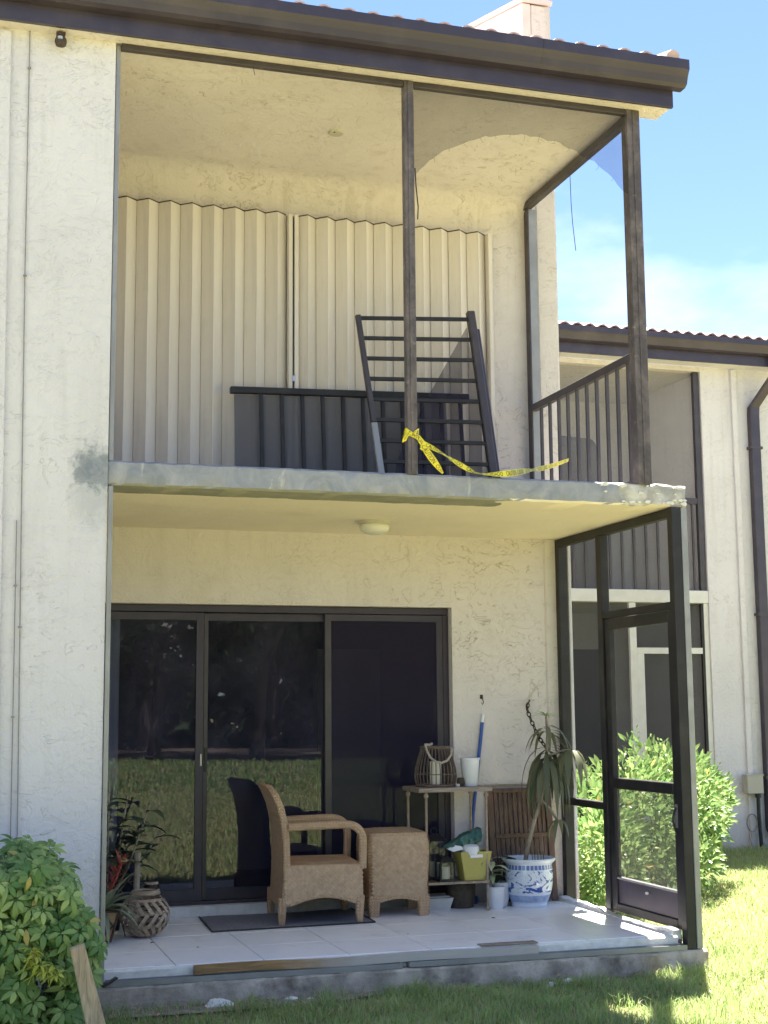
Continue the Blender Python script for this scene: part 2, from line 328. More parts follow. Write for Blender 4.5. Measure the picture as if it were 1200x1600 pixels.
# ------------------------------------------------------------------ mesh helpers
ORG = {}
class MB:
    def __init__(s): s.v = []; s.f = []; s.bev = []
    def add(s, vs, fs):
        o = len(s.v); s.v += [V(p) for p in vs]; s.f += [tuple(o+i for i in f) for f in fs]; return s
    def box(s, a, b, mtx=None):
        x0, y0, z0 = a; x1, y1, z1 = b
        vs = [V(p) for p in ((x0, y0, z0), (x1, y0, z0), (x1, y1, z0), (x0, y1, z0), (x0, y0, z1), (x1, y0, z1), (x1, y1, z1), (x0, y1, z1))]
        if mtx: vs = [mtx @ p for p in vs]
        return s.add(vs, [(0, 3, 2, 1), (4, 5, 6, 7), (0, 1, 5, 4), (1, 2, 6, 5), (2, 3, 7, 6), (3, 0, 4, 7)])
    def bar(s, p, q, w, h, up=(0, 0, 1)):
        p, q = V(p), V(q); d = (q-p).normalized(); up = V(up)
        if abs(d.dot(up)) > .98: up = V((0, 1, 0))
        x = d.cross(up).normalized(); y = x.cross(d)
        vs = []
        for c in (p, q):
            for a, b in ((-1, -1), (1, -1), (1, 1), (-1, 1)): vs.append(c+x*a*w/2+y*b*h/2)
        return s.add(vs, [(0, 1, 2, 3), (7, 6, 5, 4), (0, 4, 5, 1), (1, 5, 6, 2), (2, 6, 7, 3), (3, 7, 4, 0)])
    def tube(s, pts, rad, n=8, cap=True, sx=1):
        pts = [V(p) for p in pts]; m = len(pts)
        if not isinstance(rad, (list, tuple)): rad = [rad]*m
        prev = None; o = len(s.v)
        for i, p in enumerate(pts):
            d = (pts[min(i+1, m-1)]-pts[max(i-1, 0)]).normalized()
            if prev is None:
                a = V((0, 0, 1)) if abs(d.z) < .9 else V((1, 0, 0)); x = d.cross(a).normalized()
            else: x = (prev-d*prev.dot(d)).normalized()
            prev = x; y = d.cross(x)
            for j in range(n):
                t = 2*math.pi*j/n; s.v.append(p+x*math.cos(t)*rad[i]*sx+y*math.sin(t)*rad[i])
        for i in range(m-1):
            for j in range(n): s.f.append((o+i*n+j, o+i*n+(j+1) % n, o+(i+1)*n+(j+1) % n, o+(i+1)*n+j))
        if cap: s.f.append(tuple(o+j for j in range(n))[::-1]); s.f.append(tuple(o+(m-1)*n+j for j in range(n)))
        return s
    def lathe(s, prof, n=24, c=(0, 0, 0), sq=False):
        o = len(s.v); c = V(c); m = len(prof)
        for r, z in prof:
            for j in range(n):
                t = 2*math.pi*j/n; s.v.append(c+V((r*math.cos(t), r*math.sin(t), z)))
        for i in range(m-1):
            for j in range(n): s.f.append((o+i*n+j, o+i*n+(j+1) % n, o+(i+1)*n+(j+1) % n, o+(i+1)*n+j))
        return s
    def prism(s, poly, axis, a, b):
        """poly: 2-D outline; extruded along axis from a to b"""
        def P(u, v, t): return {'x': (t, u, v), 'y': (u, t, v), 'z': (u, v, t)}[axis]
        n = len(poly); vs = [P(u, v, a) for u, v in poly]+[P(u, v, b) for u, v in poly]
        return s.add(vs, [tuple(range(n)), tuple(range(2*n-1, n-1, -1))]+[(i, (i+1) % n, n+(i+1) % n, n+i) for i in range(n)])
    def quad(s, a, b, c, d): return s.add([a, b, c, d], [(0, 1, 2, 3)])
    def leaf(s, base, d, up, ln, w, droop=.3, seg=4, fold=.25, shape=.35):
        base, d, up = V(base), V(d).normalized(), V(up); side = d.cross(up)
        if side.length < 1e-3: side = d.cross(V((1, 0.1, 0)))
        side.normalize(); nrm = side.cross(d).normalized()
        o = len(s.v); p = base.copy(); dirv = d.copy(); st = ln/seg
        for i in range(seg+1):
            t = i/seg
            ww = w*(math.sin(math.pi*min(1, t**(.5+shape)*1.0))*.92+.06*(1-t)) if 0 < i < seg else (w*.12 if i == 0 else 0)
            nn = side.cross(dirv).normalized()
            if i == seg: s.v.append(p.copy())
            else: s.v += [p-side*ww/2+nn*ww*fold*.5, p.copy(), p+side*ww/2+nn*ww*fold*.5]
            dirv = (dirv+V((0, 0, -1))*droop/seg).normalized(); p = p+dirv*st
        for i in range(seg-1):
            a = o+3*i; b = a+3; s.f += [(a, a+1, b+1, b), (a+1, a+2, b+2, b+1)]
        a = o+3*(seg-1); s.f += [(a, a+1, a+3), (a+1, a+2, a+3)]
        return s
    def build(s, name, mat, parent=None, bevel=0, smooth=False, fixn=True, kind=None, label=None):
        org = ORG[parent.name] if parent else V((0, 0, 0))
        me = bpy.data.meshes.new(name); me.from_pydata([p-org for p in s.v], [], s.f)
        if fixn or bevel:
            bm = bmesh.new(); bm.from_mesh(me)
            if fixn: bmesh.ops.recalc_face_normals(bm, faces=bm.faces)
            if bevel:
                es = [e for e in bm.edges if len(e.link_faces) == 2 and e.calc_face_angle(0) > .6]
                bmesh.ops.bevel(bm, geom=es, offset=bevel, segments=1, affect='EDGES', clamp_overlap=True)
            bm.to_mesh(me); bm.free()
        if smooth:
            me.polygons.foreach_set('use_smooth', [True]*len(me.polygons))
            if smooth != 'all': me.set_sharp_from_angle(angle=R(40))
        me.materials.append(mat)
        o = bpy.data.objects.new(name, me); COL.objects.link(o)
        if parent: o.parent = parent
        ORG[o.name] = org
        if kind: o['kind'] = kind
        if label: o['label'] = label
        return o
def tag(o, label, cat, group=None):
    o['label'] = label; o['category'] = cat
    if group: o['group'] = group
    return o
def thing(name, loc, label, cat, group=None):
    o = bpy.data.objects.new(name, None); o.empty_display_size = .1; COL.objects.link(o); o.location = loc; ORG[o.name] = V(loc)
    return tag(o, label, cat, group)
def piece(src, parent, loc=(0, 0, 0), rot=None, scale=None, name=None):
    """another object sharing src's mesh, as a child of parent; loc relative to the parent"""
    o = src.copy(); COL.objects.link(o); o.parent = parent; o.location = loc
    if rot is not None: o.rotation_euler = rot
    if scale is not None: o.scale = scale
    ORG[o.name] = ORG[parent.name]
    return o
def copy_thing(root, loc, label, rotz=None):
    r = root.copy(); COL.objects.link(r); r.location = loc; r['label'] = label; ORG[r.name] = V(loc)
    if rotz is not None: r.rotation_euler = (0, 0, rotz)
    for ch in root.children:
        c = ch.copy(); COL.objects.link(c); c.parent = r; ORG[c.name] = V(loc)
        for g in ch.children:
            d = g.copy(); COL.objects.link(d); d.parent = c; ORG[d.name] = V(loc)
    return r
def arc(p0, p1, p2, n=8):
    p0, p1, p2 = V(p0), V(p1), V(p2); return [p0*(1-t)**2+p1*2*t*(1-t)+p2*t*t for t in [i/n for i in range(n+1)]]

D = 1.77; ZF = .045; ZG = -.16; ZC = 5.185; ZS = 2.75; ZU = 2.613

# ------------------------------------------------------------------ ground
def ground():
    b = MB(); xs = [-300, -80, -30, -12]+[x*.5 for x in range(-14, 25)]+[16, 30, 80, 300]; ys = [-300, -80, -40]+[y*1.0 for y in range(-30, 8)]+[8, 12, 30, 80, 300]
    idx = {}
    for i, x in enumerate(xs):
        for j, y in enumerate(ys):
            z = ZG+.012*math.sin(x*1.7+y)+.01*math.sin(2.3*y-x)
            if y < -6: z += .16*math.sin(min(1, (-6-y)/16)*math.pi*.5)*(.5+.5*math.cos(x*.22))
            idx[i, j] = len(b.v); b.v.append(V((x, y, z)))
    for i in range(len(xs)-1):
        for j in range(len(ys)-1): b.f.append((idx[i, j], idx[i+1, j], idx[i+1, j+1], idx[i, j+1]))
    b.build('lawn', M['lawn'], smooth='all', kind='structure')
ground()
MB().add([(0, -31.2, 0), (22, -31.6, .02), (40, -33, 0), (40, -66, 0), (-40, -66, 0), (-40, -30, 0), (-14, -30.4, .03)], [(0, 1, 2, 3, 4, 5, 6)]).build('mulch_bed', M['mulch'], kind='structure').location.z = .06

# ------------------------------------------------------------------ the near building
bld = thing('apartment_building', (1.7, 0, ZG), 'two storey cream stucco apartment building with a stripped open balcony above a tiled patio', 'building')
MB().box((-5.5, 0, ZG-.2), (0, .22, 5.175)).build('front_wall', M['stucco_out'], bld)
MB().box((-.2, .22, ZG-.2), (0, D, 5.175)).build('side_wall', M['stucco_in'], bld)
# lower back wall: header, right pier; door opening x -0.02..2.635, z 0.112..2.105
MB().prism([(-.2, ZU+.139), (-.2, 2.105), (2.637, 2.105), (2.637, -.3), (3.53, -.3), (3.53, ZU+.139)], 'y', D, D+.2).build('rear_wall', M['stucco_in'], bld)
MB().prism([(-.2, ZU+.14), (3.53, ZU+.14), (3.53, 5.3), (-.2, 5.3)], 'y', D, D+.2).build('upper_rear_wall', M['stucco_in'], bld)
MB().box((-.2, D+.004, -.3), (2.63, D+.2, .112)).build('door_curb', M['plaster_bits'], bld)
# outer end wall beyond the enclosure, rising above the roof as a parapet
MB().prism([(D-.012, -.3), (D-.012, 6.80), (9, 8.9), (9, -.3)], 'x', 3.36, 3.525).build('end_wall', M['stucco_pier'], bld, bevel=.01)
MB().prism([(D-.03, 6.805), (D-.03, 6.845), (9.02, 8.945), (9.02, 8.905)], 'x', 3.275, 3.535).build('parapet_cap', M['pink'], bld)
MB().prism([(D-.012, 5.6), (D-.012, 6.80), (9, 8.9), (9, 5.6)], 'x', 3.29, 3.355).build('parapet', M['pink'], bld)
MB().box((-6, 3.9, -.3), (3.35, 4.05, 5.3)).build('inner_wall', M['room'], bld)
# balcony slab: long block with hand-patched edges
def slab():
    b = MB(); n = 90; xs = [-.19+(3.556+.19)*i/n for i in range(n+1)]
    ring = []
    for i, x in enumerate(xs):
        j = .006; r = (lambda s: random.uniform(-s, s))
        e = .010 if x > 3.1 else .0028
        z1, z0 = ZS+r(e*.6), ZU+r(e*.5)
        if x < 0: y = .03
        else: y = 0
        ring.append([(x, y+r(e), z1-.012+r(e)), (x, y+.014+r(e*.6), z1), (x, .35, ZS), (x, D, ZS), (x, D, ZU), (x, .35, ZU), (x, y+.012+r(e*.6), z0), (x, y+r(e), z0+.012+r(e*.6)), (x, y-.003+r(e*.8), (z0+z1)/2+r(.01))])
    last = len(ring)-1
    ring[last] = [(p[0]+random.uniform(-.012, .004), p[1], p[2]) for p in ring[last]]
    m = 9
    for rg in ring: b.v += [V(p) for p in rg]
    for i in range(n):
        for j in range(m): b.f.append((i*m+j, (i+1)*m+j, (i+1)*m+(j+1) % m, i*m+(j+1) % m))
    b.f.append(tuple(range(m))); b.f.append(tuple(n*m+j for j in range(m)))
    return b
slab().build('balcony_slab', M['slab'], bld, smooth=True)
# chips of plaster on the slab's right end
b = MB()
for i in range(26):
    x = 2.9+.66*random.random()**.6; z = random.choice([ZS-.015, ZS-.02, ZU+.02, ZU+.04, 2.69]); s = random.uniform(.008, .024)
    b.prism([(x+s*math.cos(t)*random.uniform(.5, 1.6), z+s*.6*math.sin(t)*random.uniform(.5, 1.3)) for t in [kk*math.pi/3 for kk in range(6)]], 'y', -.012+random.uniform(-.003, .003), .02)
b.build('plaster_chips', M['plaster_bits'], bld, kind='stuff')
# flaking paint at the edge of the lower right pier
b = MB()
for i in range(46):
    z = random.uniform(1.35, 2.35); x = 3.435+.012*math.sin(z*9)+random.uniform(-.012, .012); s = random.uniform(.004, .013)
    b.prism([(x+s*math.cos(t)*random.uniform(.4, 1.2), z+s*2.2*math.sin(t)*random.uniform(.5, 1.4)) for t in [kk*math.pi/3 for kk in range(6)]], 'y', D-random.uniform(.001, .004), D+.001)
b.build('paint_flakes', M['flake'], bld, kind='stuff')
# upper ceiling with a coved junction to the rear wall
cove = [(0.0, ZC), (D-.16, ZC)]+[(D-.16+.16*math.sin(t), ZC-.16+.16*math.cos(t)) for t in [kk*R(90)/6 for kk in range(1, 7)]]+[(D, 5.28), (0, 5.28)]
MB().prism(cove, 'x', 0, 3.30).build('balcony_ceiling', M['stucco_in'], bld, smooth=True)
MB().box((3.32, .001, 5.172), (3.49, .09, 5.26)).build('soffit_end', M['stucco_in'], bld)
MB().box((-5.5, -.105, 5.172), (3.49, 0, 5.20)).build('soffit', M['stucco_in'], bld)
MB().box((-5.5, -.13, 5.162), (3.495, -.106, 5.43)).build('fascia', M['gutter'], bld, bevel=.003)
gp = [(-.133, 5.425), (-.133, 5.27), (-.195, 5.27), (-.222, 5.285), (-.236, 5.325), (-.250, 5.352), (-.262, 5.368), (-.262, 5.432), (-.240, 5.436), (-.240, 5.42), (-.15, 5.41)]
MB().prism(gp, 'x', -5.5, 3.545).build('gutter', M['gutter'], bld)
for x in (.55, 2.55): MB().prism([(u-.002 if u < -.2 else u, z) for u, z in gp], 'x', x-.002, x+.002).build('gutter_seam', M['bronze'], bld)
# roof
RS = .29
roof = MB().prism([(-.17, 5.435), (9, 5.435+9.17*RS), (9, 5.40+9.17*RS), (-.17, 5.40)], 'x', -5.5, 3.27).build('roof', M['terracotta'], bld)
def tile_bm(w, h, ln, t=.012, n=8):
    b = MB(); o = []
    for y, z in ((0, 0), (ln, ln*RS)):
        for r in (1, 1-t/h):
            for i in range(n+1):
                a = math.pi*i/n; b.v.append(V((-math.cos(a)*w/2*r, y, z+math.sin(a)*h*r)))
    m = n+1
    for i in range(n):
        b.f += [(i, i+1, 2*m+i+1, 2*m+i), (m+i+1, m+i, 3*m+i, 3*m+i+1), (i+1, i, m+i, m+i+1), (2*m+i, 2*m+i+1, 3*m+i+1, 3*m+i)]
    return b
src = None
PITCH = .1505
for row in range(2):
    for i in range(30):
        x = -1.07+i*PITCH
        if x > 3.5: continue
        loc = V((x, -.178+row*.33, 5.436+row*.33*RS))-ORG[bld.name]
        rot = (random.uniform(-.01, .01), 0, random.uniform(-.02, .02))
        if src is None:
            src = tile_bm(.118, .060, .36).build('roof_tile', M['terracotta'], None, smooth=True); src.parent = roof; src.location = loc
        else: piece(src, roof, loc, rot)
b = MB()
for i in range(30):
    x = -1.07+i*PITCH
    if x > 3.2: break
    t = tile_bm(.118, .06, 8.2); b.add([p+V((x, .48, 5.45+.66*RS)) for p in t.v], t.f)
b.build('upper_tile_courses', M['terracotta'], bld, smooth=True, kind='stuff')
MB().tube([(3.46, -.21, 5.46), (3.46, .2, 5.46+.4*RS)], .048, 10).build('rake_tile', M['terracotta'], roof)
MB().box((3.40, -.16, 5.42), (3.53, -.10, 5.445)).build('roof_flashing', M['alu_white'], roof)

# sloping lawn-side concrete edge of the patio and its floor tiles
def rough_block(x0, x1, y0, y1, z0, z1, n=70, e=.006):
    b = MB(); rg = 6
    for i in range(n+1):
        x = x0+(x1-x0)*i/n; r = lambda s: random.uniform(-s, s)
        b.v += [V(p) for p in ((x, y0+r(e), z0), (x, y0+r(e), (z0+z1)/2+r(e)), (x, y0+r(e*.8), z1-.012+r(e*.6)), (x, y0+.012+r(e*.6), z1+r(e*.3)), (x, y1, z1), (x, y1, z0))]
    for i in range(n):
        for j in range(rg): b.f.append((i*rg+j, (i+1)*rg+j, (i+1)*rg+(j+1) % rg, i*rg+(j+1) % rg))
    b.f.append(tuple(range(rg))); b.f.append(tuple(n*rg+j for j in range(rg)))
    return b
patio = rough_block(-.05, 3.56, -.035, D+.0, ZG-.25, -.038).build('patio_slab', M['concrete'], None, smooth=True, kind='structure')
bed = MB().box((0, .052, -.037), (3.44, D+.0, ZF-.005)).build('mortar_bed', M['grout'], patio)
TP = .482; tsrc = None
for i in range(-1, 8):
    for j in range(4):
        x0 = max(.004, .412+(i-1)*TP+.0025+.0); x1 = min(3.435, .412+i*TP-.0025); y0 = .05+j*TP; y1 = min(D-.004, .05+(j+1)*TP-.005)
        if x1-x0 < .02 or y1-y0 < .02: continue
        if i == 0: pass
        MB().box((x0, y0, ZF-.03), (x1, y1, ZF+random.uniform(-.0008, .0008))).build('floor_tile', M['tile'], patio, bevel=.0015)
b = rough_block(.03, 3.40, .030, .0495, -.036, ZF-.004, 60, .003); b.build('floor_edging', M['plaster_bits'], patio, smooth=True)
b = rough_block(3.30, 3.435, 0, .5, ZF, ZF+.02, 8, .004)
# raised plaster kerb under the side screen, worn and uneven
b = MB(); n = 26
for i in range(n+1):
    y = .05+(D-.06)*i/n; h = ZF+.022+random.uniform(-.006, .008)
    if .30 < y < .98: h = ZF+.006
    x = 3.372+random.uniform(-.006, .006)
    b.v += [V((x, y, ZF-.002)), V((x+.006, y, h)), V((3.437, y, h+random.uniform(-.002, .004))), V((3.437, y, ZF-.002))]
for i in range(n):
    for j in range(4): b.f.append((i*4+j, (i+1)*4+j, (i+1)*4+(j+1) % 4, i*4+(j+1) % 4))
b.f += [(0, 1, 2, 3), (n*4+3, n*4+2, n*4+1, n*4)]
b.build('side_kerb', M['plaster_bits'], patio)
# aluminium floor track along the open front, bent in the middle
def track(x0, x1, dz0=0, dz1=0):
    b = MB()
    for (y0, y1, z0, z1) in ((-.026, .026, -.037, -.032), (-.026, -.020, -.032, -.008), (.020, .026, -.032, -.006), (-.002, .002, -.032, -.016)):
        b.add([(x0, y0, z0+dz0), (x1, y0, z0+dz1), (x1, y1, z0+dz1), (x0, y1, z0+dz0), (x0, y0, z1+dz0), (x1, y0, z1+dz1), (x1, y1, z1+dz1), (x0, y1, z1+dz0)], [(0, 3, 2, 1), (4, 5, 6, 7), (0, 1, 5, 4), (1, 2, 6, 5), (2, 3, 7, 6), (3, 0, 4, 7)])
    return b
tr = thing('floor_track', (1.7, 0, -.037), 'dull aluminium screen track bolted along the front edge of the patio', 'track')
track(.04, 1.66).build('channel', M['alu'], tr); track(1.70, 3.43, .004, .0).build('channel', M['alu'], tr)
tw = MB()
tw.prism([(.02+0, -.030), (.06, -.015), (.10, .012), (.085, .018), (.05, -.004), (.015, -.012)], 'y', -.05, -.02)
tw.build('bent_end', M['bronze'], tr, label='bent dark stub of the channel at its left end')
bd = thing('threshold_board', (1.5, .02, -.01), 'tan pine board turning to white paint, lying along the front edge of the tiles', 'board')
b = MB(); n = 24
for i in range(n+1):
    x = .505+1.985*i/n; dz = .004*math.sin(i*.5)-.0042*i/n; dy = -.012+.004*math.sin(i*.35)
    b.v += [V((x, .008+dy, -.004+dz)), V((x, .026, -.004+dz)), V((x, .026, .042+dz)), V((x, .008+dy, .042+dz))]
for i in range(n):
    for j in range(4): b.f.append((i*4+j, (i+1)*4+j, (i+1)*4+(j+1) % 4, i*4+(j+1) % 4))
b.f += [(0, 1, 2, 3), (n*4+3, n*4+2, n*4+1, n*4)]
b.build('plank', M['board'], bd)
MB().box((2.15, .0265, .0455), (2.50, .10, .052)).build('loose_strip', M['shelf_top'], bd, bevel=.002)

# ------------------------------------------------------------------ wall fittings at the left
cs = thing('wall_conduit', (-.54, -.02, ZG), 'cream painted flat conduit running the full height of the left front wall', 'conduit')
MB().add([(-.585, -.03, 0), (-.525, -.03, 0), (-.525, 0, 0), (-.585, 0, 0), (-.640, -.03, 5.15), (-.580, -.03, 5.15), (-.580, 0, 5.15), (-.640, 0, 5.15)], [(0, 3, 2, 1), (4, 5, 6, 7), (0, 1, 5, 4), (1, 2, 6, 5), (2, 3, 7, 6), (3, 0, 4, 7)]).build('cover', M['stucco_out'], cs, bevel=.004)
ca = thing('wall_cable', (-.45, -.01, ZG), 'long thin dark cable clipped from eave to shrub beside the flat conduit', 'cable')
MB().tube([(-.44, -.008, .1), (-.428, -.008, .77), (-.452, -.008, 2.4), (-.470, -.008, 3.8), (-.478, -.008, 5.0), (-.48, -.008, 5.17)], .0034, 6).build('wire', M['cable'], ca)
for z, x in ((4.95, -.477), (3.75, -.469), (1.83, -.445)): MB().lathe([(0, .004), (.010, .004), (.010, -.004), (0, -.004)], 8, (x, -.012, z)).build('clip', M['cable'], ca)
cb = thing('wall_cable', (-.49, -.01, ZG), 'short thin dark cable on the lower half of the left wall, next to the conduit', 'cable')
MB().tube([(-.475, -.008, .1), (-.462, -.008, .77), (-.476, -.008, 2.4)], .003, 6).build('wire', M['cable'], cb)
for z, x in ((2.05, -.474), (1.36, -.467)): MB().lathe([(0, .004), (.009, .004), (.009, -.004), (0, -.004)], 8, (x, -.012, z)).build('clip', M['cable'], cb)
fl = thing('floodlight', (-.313, -.05, 5.165), 'small dark round floodlight under the eave at upper left', 'floodlight')
MB().box((-.338, -.075, 5.14), (-.288, -.028, 5.162)).build('bracket', M['iron'], fl, bevel=.003)
MB().lathe([(0, .034), (.02, .03), (.032, .012), (.034, -.005), (.028, -.024), (.0, -.03)], 14, (-.313, -.06, 5.108)).build('housing', M['iron'], fl, smooth=True)
MB().lathe([(0, -.012), (.014, -.008), (.016, .006), (0, .01)], 10, (-.318, -.088, 5.115)).build('lens', M['steel'], fl, smooth=True)

# ------------------------------------------------------------------ balcony screen enclosure (upper)
en = thing('balcony_screen_enclosure', (1.7, 0, ZS), 'worn bronze screen frame of the upper balcony with torn leftover mesh under the eave', 'screen enclosure')
def post(x0, x1, y0, y1, z0, z1, name, m, parent): return MB().box((x0, y0, z0), (x1, y1, z1)).build(name, m, parent, bevel=.003)
MB().box((.03, -.012, 5.135), (1.725, .03, 5.17)).build('top_rail', M['bronze'], en, bevel=.003)
MB().box((1.79, -.012, 5.135), (3.222, .03, 5.17)).build('top_rail', M['bronze'], en, bevel=.003)
post(.004, .03, .012, .06, ZS, 5.17, 'wall_channel', M['alu'], en)
post(1.727, 1.788, -.015, .042, ZS-.005, 5.171, 'post', M['worn'], en)
MB().box((1.749, -.020, ZS), (1.766, -.0152, 5.165)).build('post_rib', M['worn'], en)
cp = post(3.224, 3.314, -.012, .072, ZS-.004, 5.171, 'corner_post', M['worn'], en)
MB().box((3.262, -.017, ZS), (3.276, -.0122, 5.165)).build('post_rib', M['worn'], en)
MB().box((3.249, .073, 5.115), (3.301, D-.02, 5.17)).build('side_rail', M['bronze'], en, bevel=.003)
MB().box((3.270, D-.075, ZS), (3.338, D-.014, 5.114)).build('rear_post', M['alu'], en, bevel=.003, label='grey rear post against the wall')
MB().box((3.262, D-.079, ZS), (3.272, D-.012, 5.113)).build('post_edge', M['bronze'], en)
# handrail and pickets at the balcony's right side
MB().box((3.256, .074, 3.555), (3.302, D-.08, 3.605)).build('handrail', M['bronze'], en, bevel=.003)
MB().box((3.268, .074, ZS+.02), (3.292, D-.08, ZS+.05)).build('bottom_rail', M['bronze'], en, bevel=.002)
ps = None
for i in range(10):
    y = 1.56-i*.152
    if ps is None: ps = MB().box((3.270, y-.010, ZS+.05), (3.290, y+.010, 3.556)).build('picket', M['bronze'], en)
    else: piece(ps, en, (0, -i*.152, 0))
arcp = [(1.792, 4.56), (1.817, 4.61), (1.86, 4.655), (1.913, 4.702), (2.018, 4.776), (2.144, 4.84), (2.272, 4.884), (2.443, 4.916), (2.616, 4.92), (2.746, 4.906), (2.899, 4.856), (3.052, 4.772), (3.16, 4.678), (3.226, 4.60)]
arcp = [(x, float(np.interp(x, [p[0] for p in arcp], [p[1] for p in arcp]))+random.uniform(-.004, .004)) for x in np.linspace(1.792, 3.226, 44)]
b = MB(); nz = 6
for i, (x, z) in enumerate(arcp):
    for j in range(nz+1):
        t = j/nz; b.v.append(V((x+.006*(1-t)*math.sin(i*.9), .016+.028*(1-t)*math.sin(x*7+t*3)*math.sin(t*3.1+.4)+.012*(1-t)**3*math.sin(i*1.7), z+(5.137-z)*t)))
for i in range(len(arcp)-1):
    for j in range(nz): a = i*(nz+1)+j; b.f.append((a, a+nz+1, a+nz+2, a+1))
b.build('torn_mesh', M['mesh'], en, fixn=False, smooth='all')
b = MB()
for i in range(1, 43, 3):
    x, z = arcp[i]; b.tube([(x, .016, z+.004), (x+random.uniform(-.01, .01), .012, z-random.uniform(.006, .02)), (x+random.uniform(-.02, .02), .01, z-random.uniform(.015, .04))], .0008, 4)
b.build('frayed_threads', M['ink'], en, kind='stuff')
MB().tube([(1.795, -.003, 4.62), (1.80, -.004, 4.5), (1.812, -.004, 4.38), (1.808, -.004, 4.30)], .004, 5).build('spline', M['ink'], en)
MB().tube([(3.276, .96, 5.12), (3.279, .96, 4.9), (3.284, .955, 4.75), (3.30, .95, 4.55)], .0026, 5).build('loose_wire', M['ink'], en)
MB().tube([(.80, .0, 5.14), (.803, -.0, 5.11), (.807, 0, 5.085)], .002, 5).build('loose_thread', M['ink'], en)
# ceiling box
cbx = thing('ceiling_cover_plate', (1.548, .888, ZC-.012), 'small oval blanked fixture cover on the upper balcony ceiling', 'cover plate')
MB().lathe([(0, 0), (.047, 0), (.052, .006), (.052, .014), (0, .014)], 24, (1.548, .888, ZC-.013)).build('plate', M['box'], cbx, smooth=True)
MB().lathe([(0, -.003), (.007, -.003), (.007, .001), (0, .001)], 8, (1.53, .86, ZC-.013)).build('screw', M['ink'], cbx)

# ------------------------------------------------------------------ accordion storm shutters
sh = thing('storm_shutter', (1.6, D-.1, ZS), 'closed cream accordion storm shutters behind the upper balcony', 'shutter')
def blades(x0, x1, n, z1):
    p = (x1-x0)/n; a = bl = None
    ya, yb = D-.045, D-.105
    for i in range(n):
        xs_ = x0+i*p; xm_ = xs_+p*.46; xe = xs_+p
        # long grey-side face, then lighter face; each is a thin folded strip with a lipped edge
        if a is None:
            a = MB().prism([(xs_, ya), (xm_, yb), (xm_+.004, yb), (xs_+.004, ya+.004)], 'z', ZS+.03, z1).build('blade', M['shutter'], sh)
            bl = MB().prism([(xm_+.005, yb), (xe-.004, ya-.0), (xe-.001, ya+.004), (xm_+.003, yb+.004)], 'z', ZS+.03, z1).build('blade', M['shutter'], sh)
            te = MB().prism([(xs_, ya), (xm_, yb-.001), (xe, ya), (xe, ya+.006), (xm_, yb+.006), (xs_, ya+.006)], 'z', z1+.0005, z1+.009).build('top_shadow_line', M['iron'], sh)  # dark strip that draws the shadowed gap above the blades
            hg = MB().tube([(xm_+.004, yb-.003, ZS+.03), (xm_+.004, yb-.003, z1-.004)], .0045, 6, False).build('hinge', M['shutter'], sh)
        else:
            for q in (a, bl, hg, te): piece(q, sh, (i*p, 0, 0))
blades(.20, 1.41, 8, 4.885); blades(1.485, 2.925, 10, 4.88)
MB().box((1.412, D-.115, ZS+.03), (1.440, D-.05, 4.875)).build('lock_stile', M['shutter'], sh, bevel=.003)
MB().box((1.455, D-.115, ZS+.03), (1.483, D-.05, 4.872)).build('lock_stile', M['shutter'], sh, bevel=.003)
MB().box((1.441, D-.085, ZS+.03), (1.454, D-.06, 4.87)).build('lock_gap', M['ink'], sh)
MB().box((1.436, D-.122, 3.66), (1.459, D-.116, 3.70)).build('lock', M['steel'], sh)
MB().box((2.928, D-.110, ZS+.03), (2.958, D-.003, 4.882)).build('wall_jamb', M['shutter'], sh, bevel=.003)
MB().box((2.959, D-.060, ZS+.03), (2.967, D-.003, 4.88)).build('jamb_shadow_trim', M['iron'], sh)
MB().box((.1, D-.12, ZS+.003), (2.958, D-.03, ZS+.028)).build('sill_track', M['alu'], sh)
MB().box((.1, D-.030, 4.890), (2.958, D-.003, 4.905)).build('head_track', M['shutter'], sh)

# ------------------------------------------------------------------ removed railings leaning on the balcony
def railing(name, label, P, Q, up, nb, mesh_polys, rail_w, pick_w, first_is_edge=False, endrails=True):
    pass
r1 = thing('leaning_railing', (1.85, 1.5, ZS), 'long low dark railing with mesh, leaning against the cream shutters', 'railing', )
def P1(x, z): return V((x, 1.50+(z-ZS)*.105, z+(x-1.0)*.028))
MB().bar(P1(.985, 3.555), P1(2.66, 3.555), .05, .045).build('top_rail', M['black_metal'], r1, bevel=.004)
MB().bar(P1(2.66, 3.545), P1(2.72, 3.545), .06, .065).build('rail_end', M['black_metal'], r1, bevel=.006)
MB().bar(P1(1.02, 2.80), P1(2.70, 2.80), .03, .03).build('bottom_rail', M['black_metal'], r1)
for i in range(11):
    x = 1.20+i*.1455
    MB().bar(P1(x, 2.80), P1(x, 3.535), .024, .018, (0, 1, 0)).build('picket', M['black_metal'], r1)
b = MB(); n = 14
for i in range(n+1):
    x = 1.015+(2.55-1.015)*i/n; q = V((0, .02+.008*math.sin(i*1.3), 0)); b.v += [P1(x, 2.79)+q, P1(x+.004*math.sin(i), 3.53)+q]
for i in range(n): b.f.append((2*i, 2*i+2, 2*i+3, 2*i+1))
b.build('mesh_sheet', M['mesh_rail'], r1, fixn=False)
r2_ = thing('upended_railing', (2.4, 1.3, ZS), 'dark railing section stood on end like a ladder behind the taped post', 'railing')
def P2(u, z):
    t = (z-2.752)/1.36; xl = 1.983-.15*t; xr = 2.795-.125*t; return V((xl+(xr-xl)*u, 1.24+t*.14, z+.055*u*t))
MB().bar(P2(0, 2.752), P2(0, 3.32), .045, .034, (0, 1, 0)).build('stile', M['alu'], r2_, bevel=.004, label='lower half of the left stile, scraped to bare grey metal')
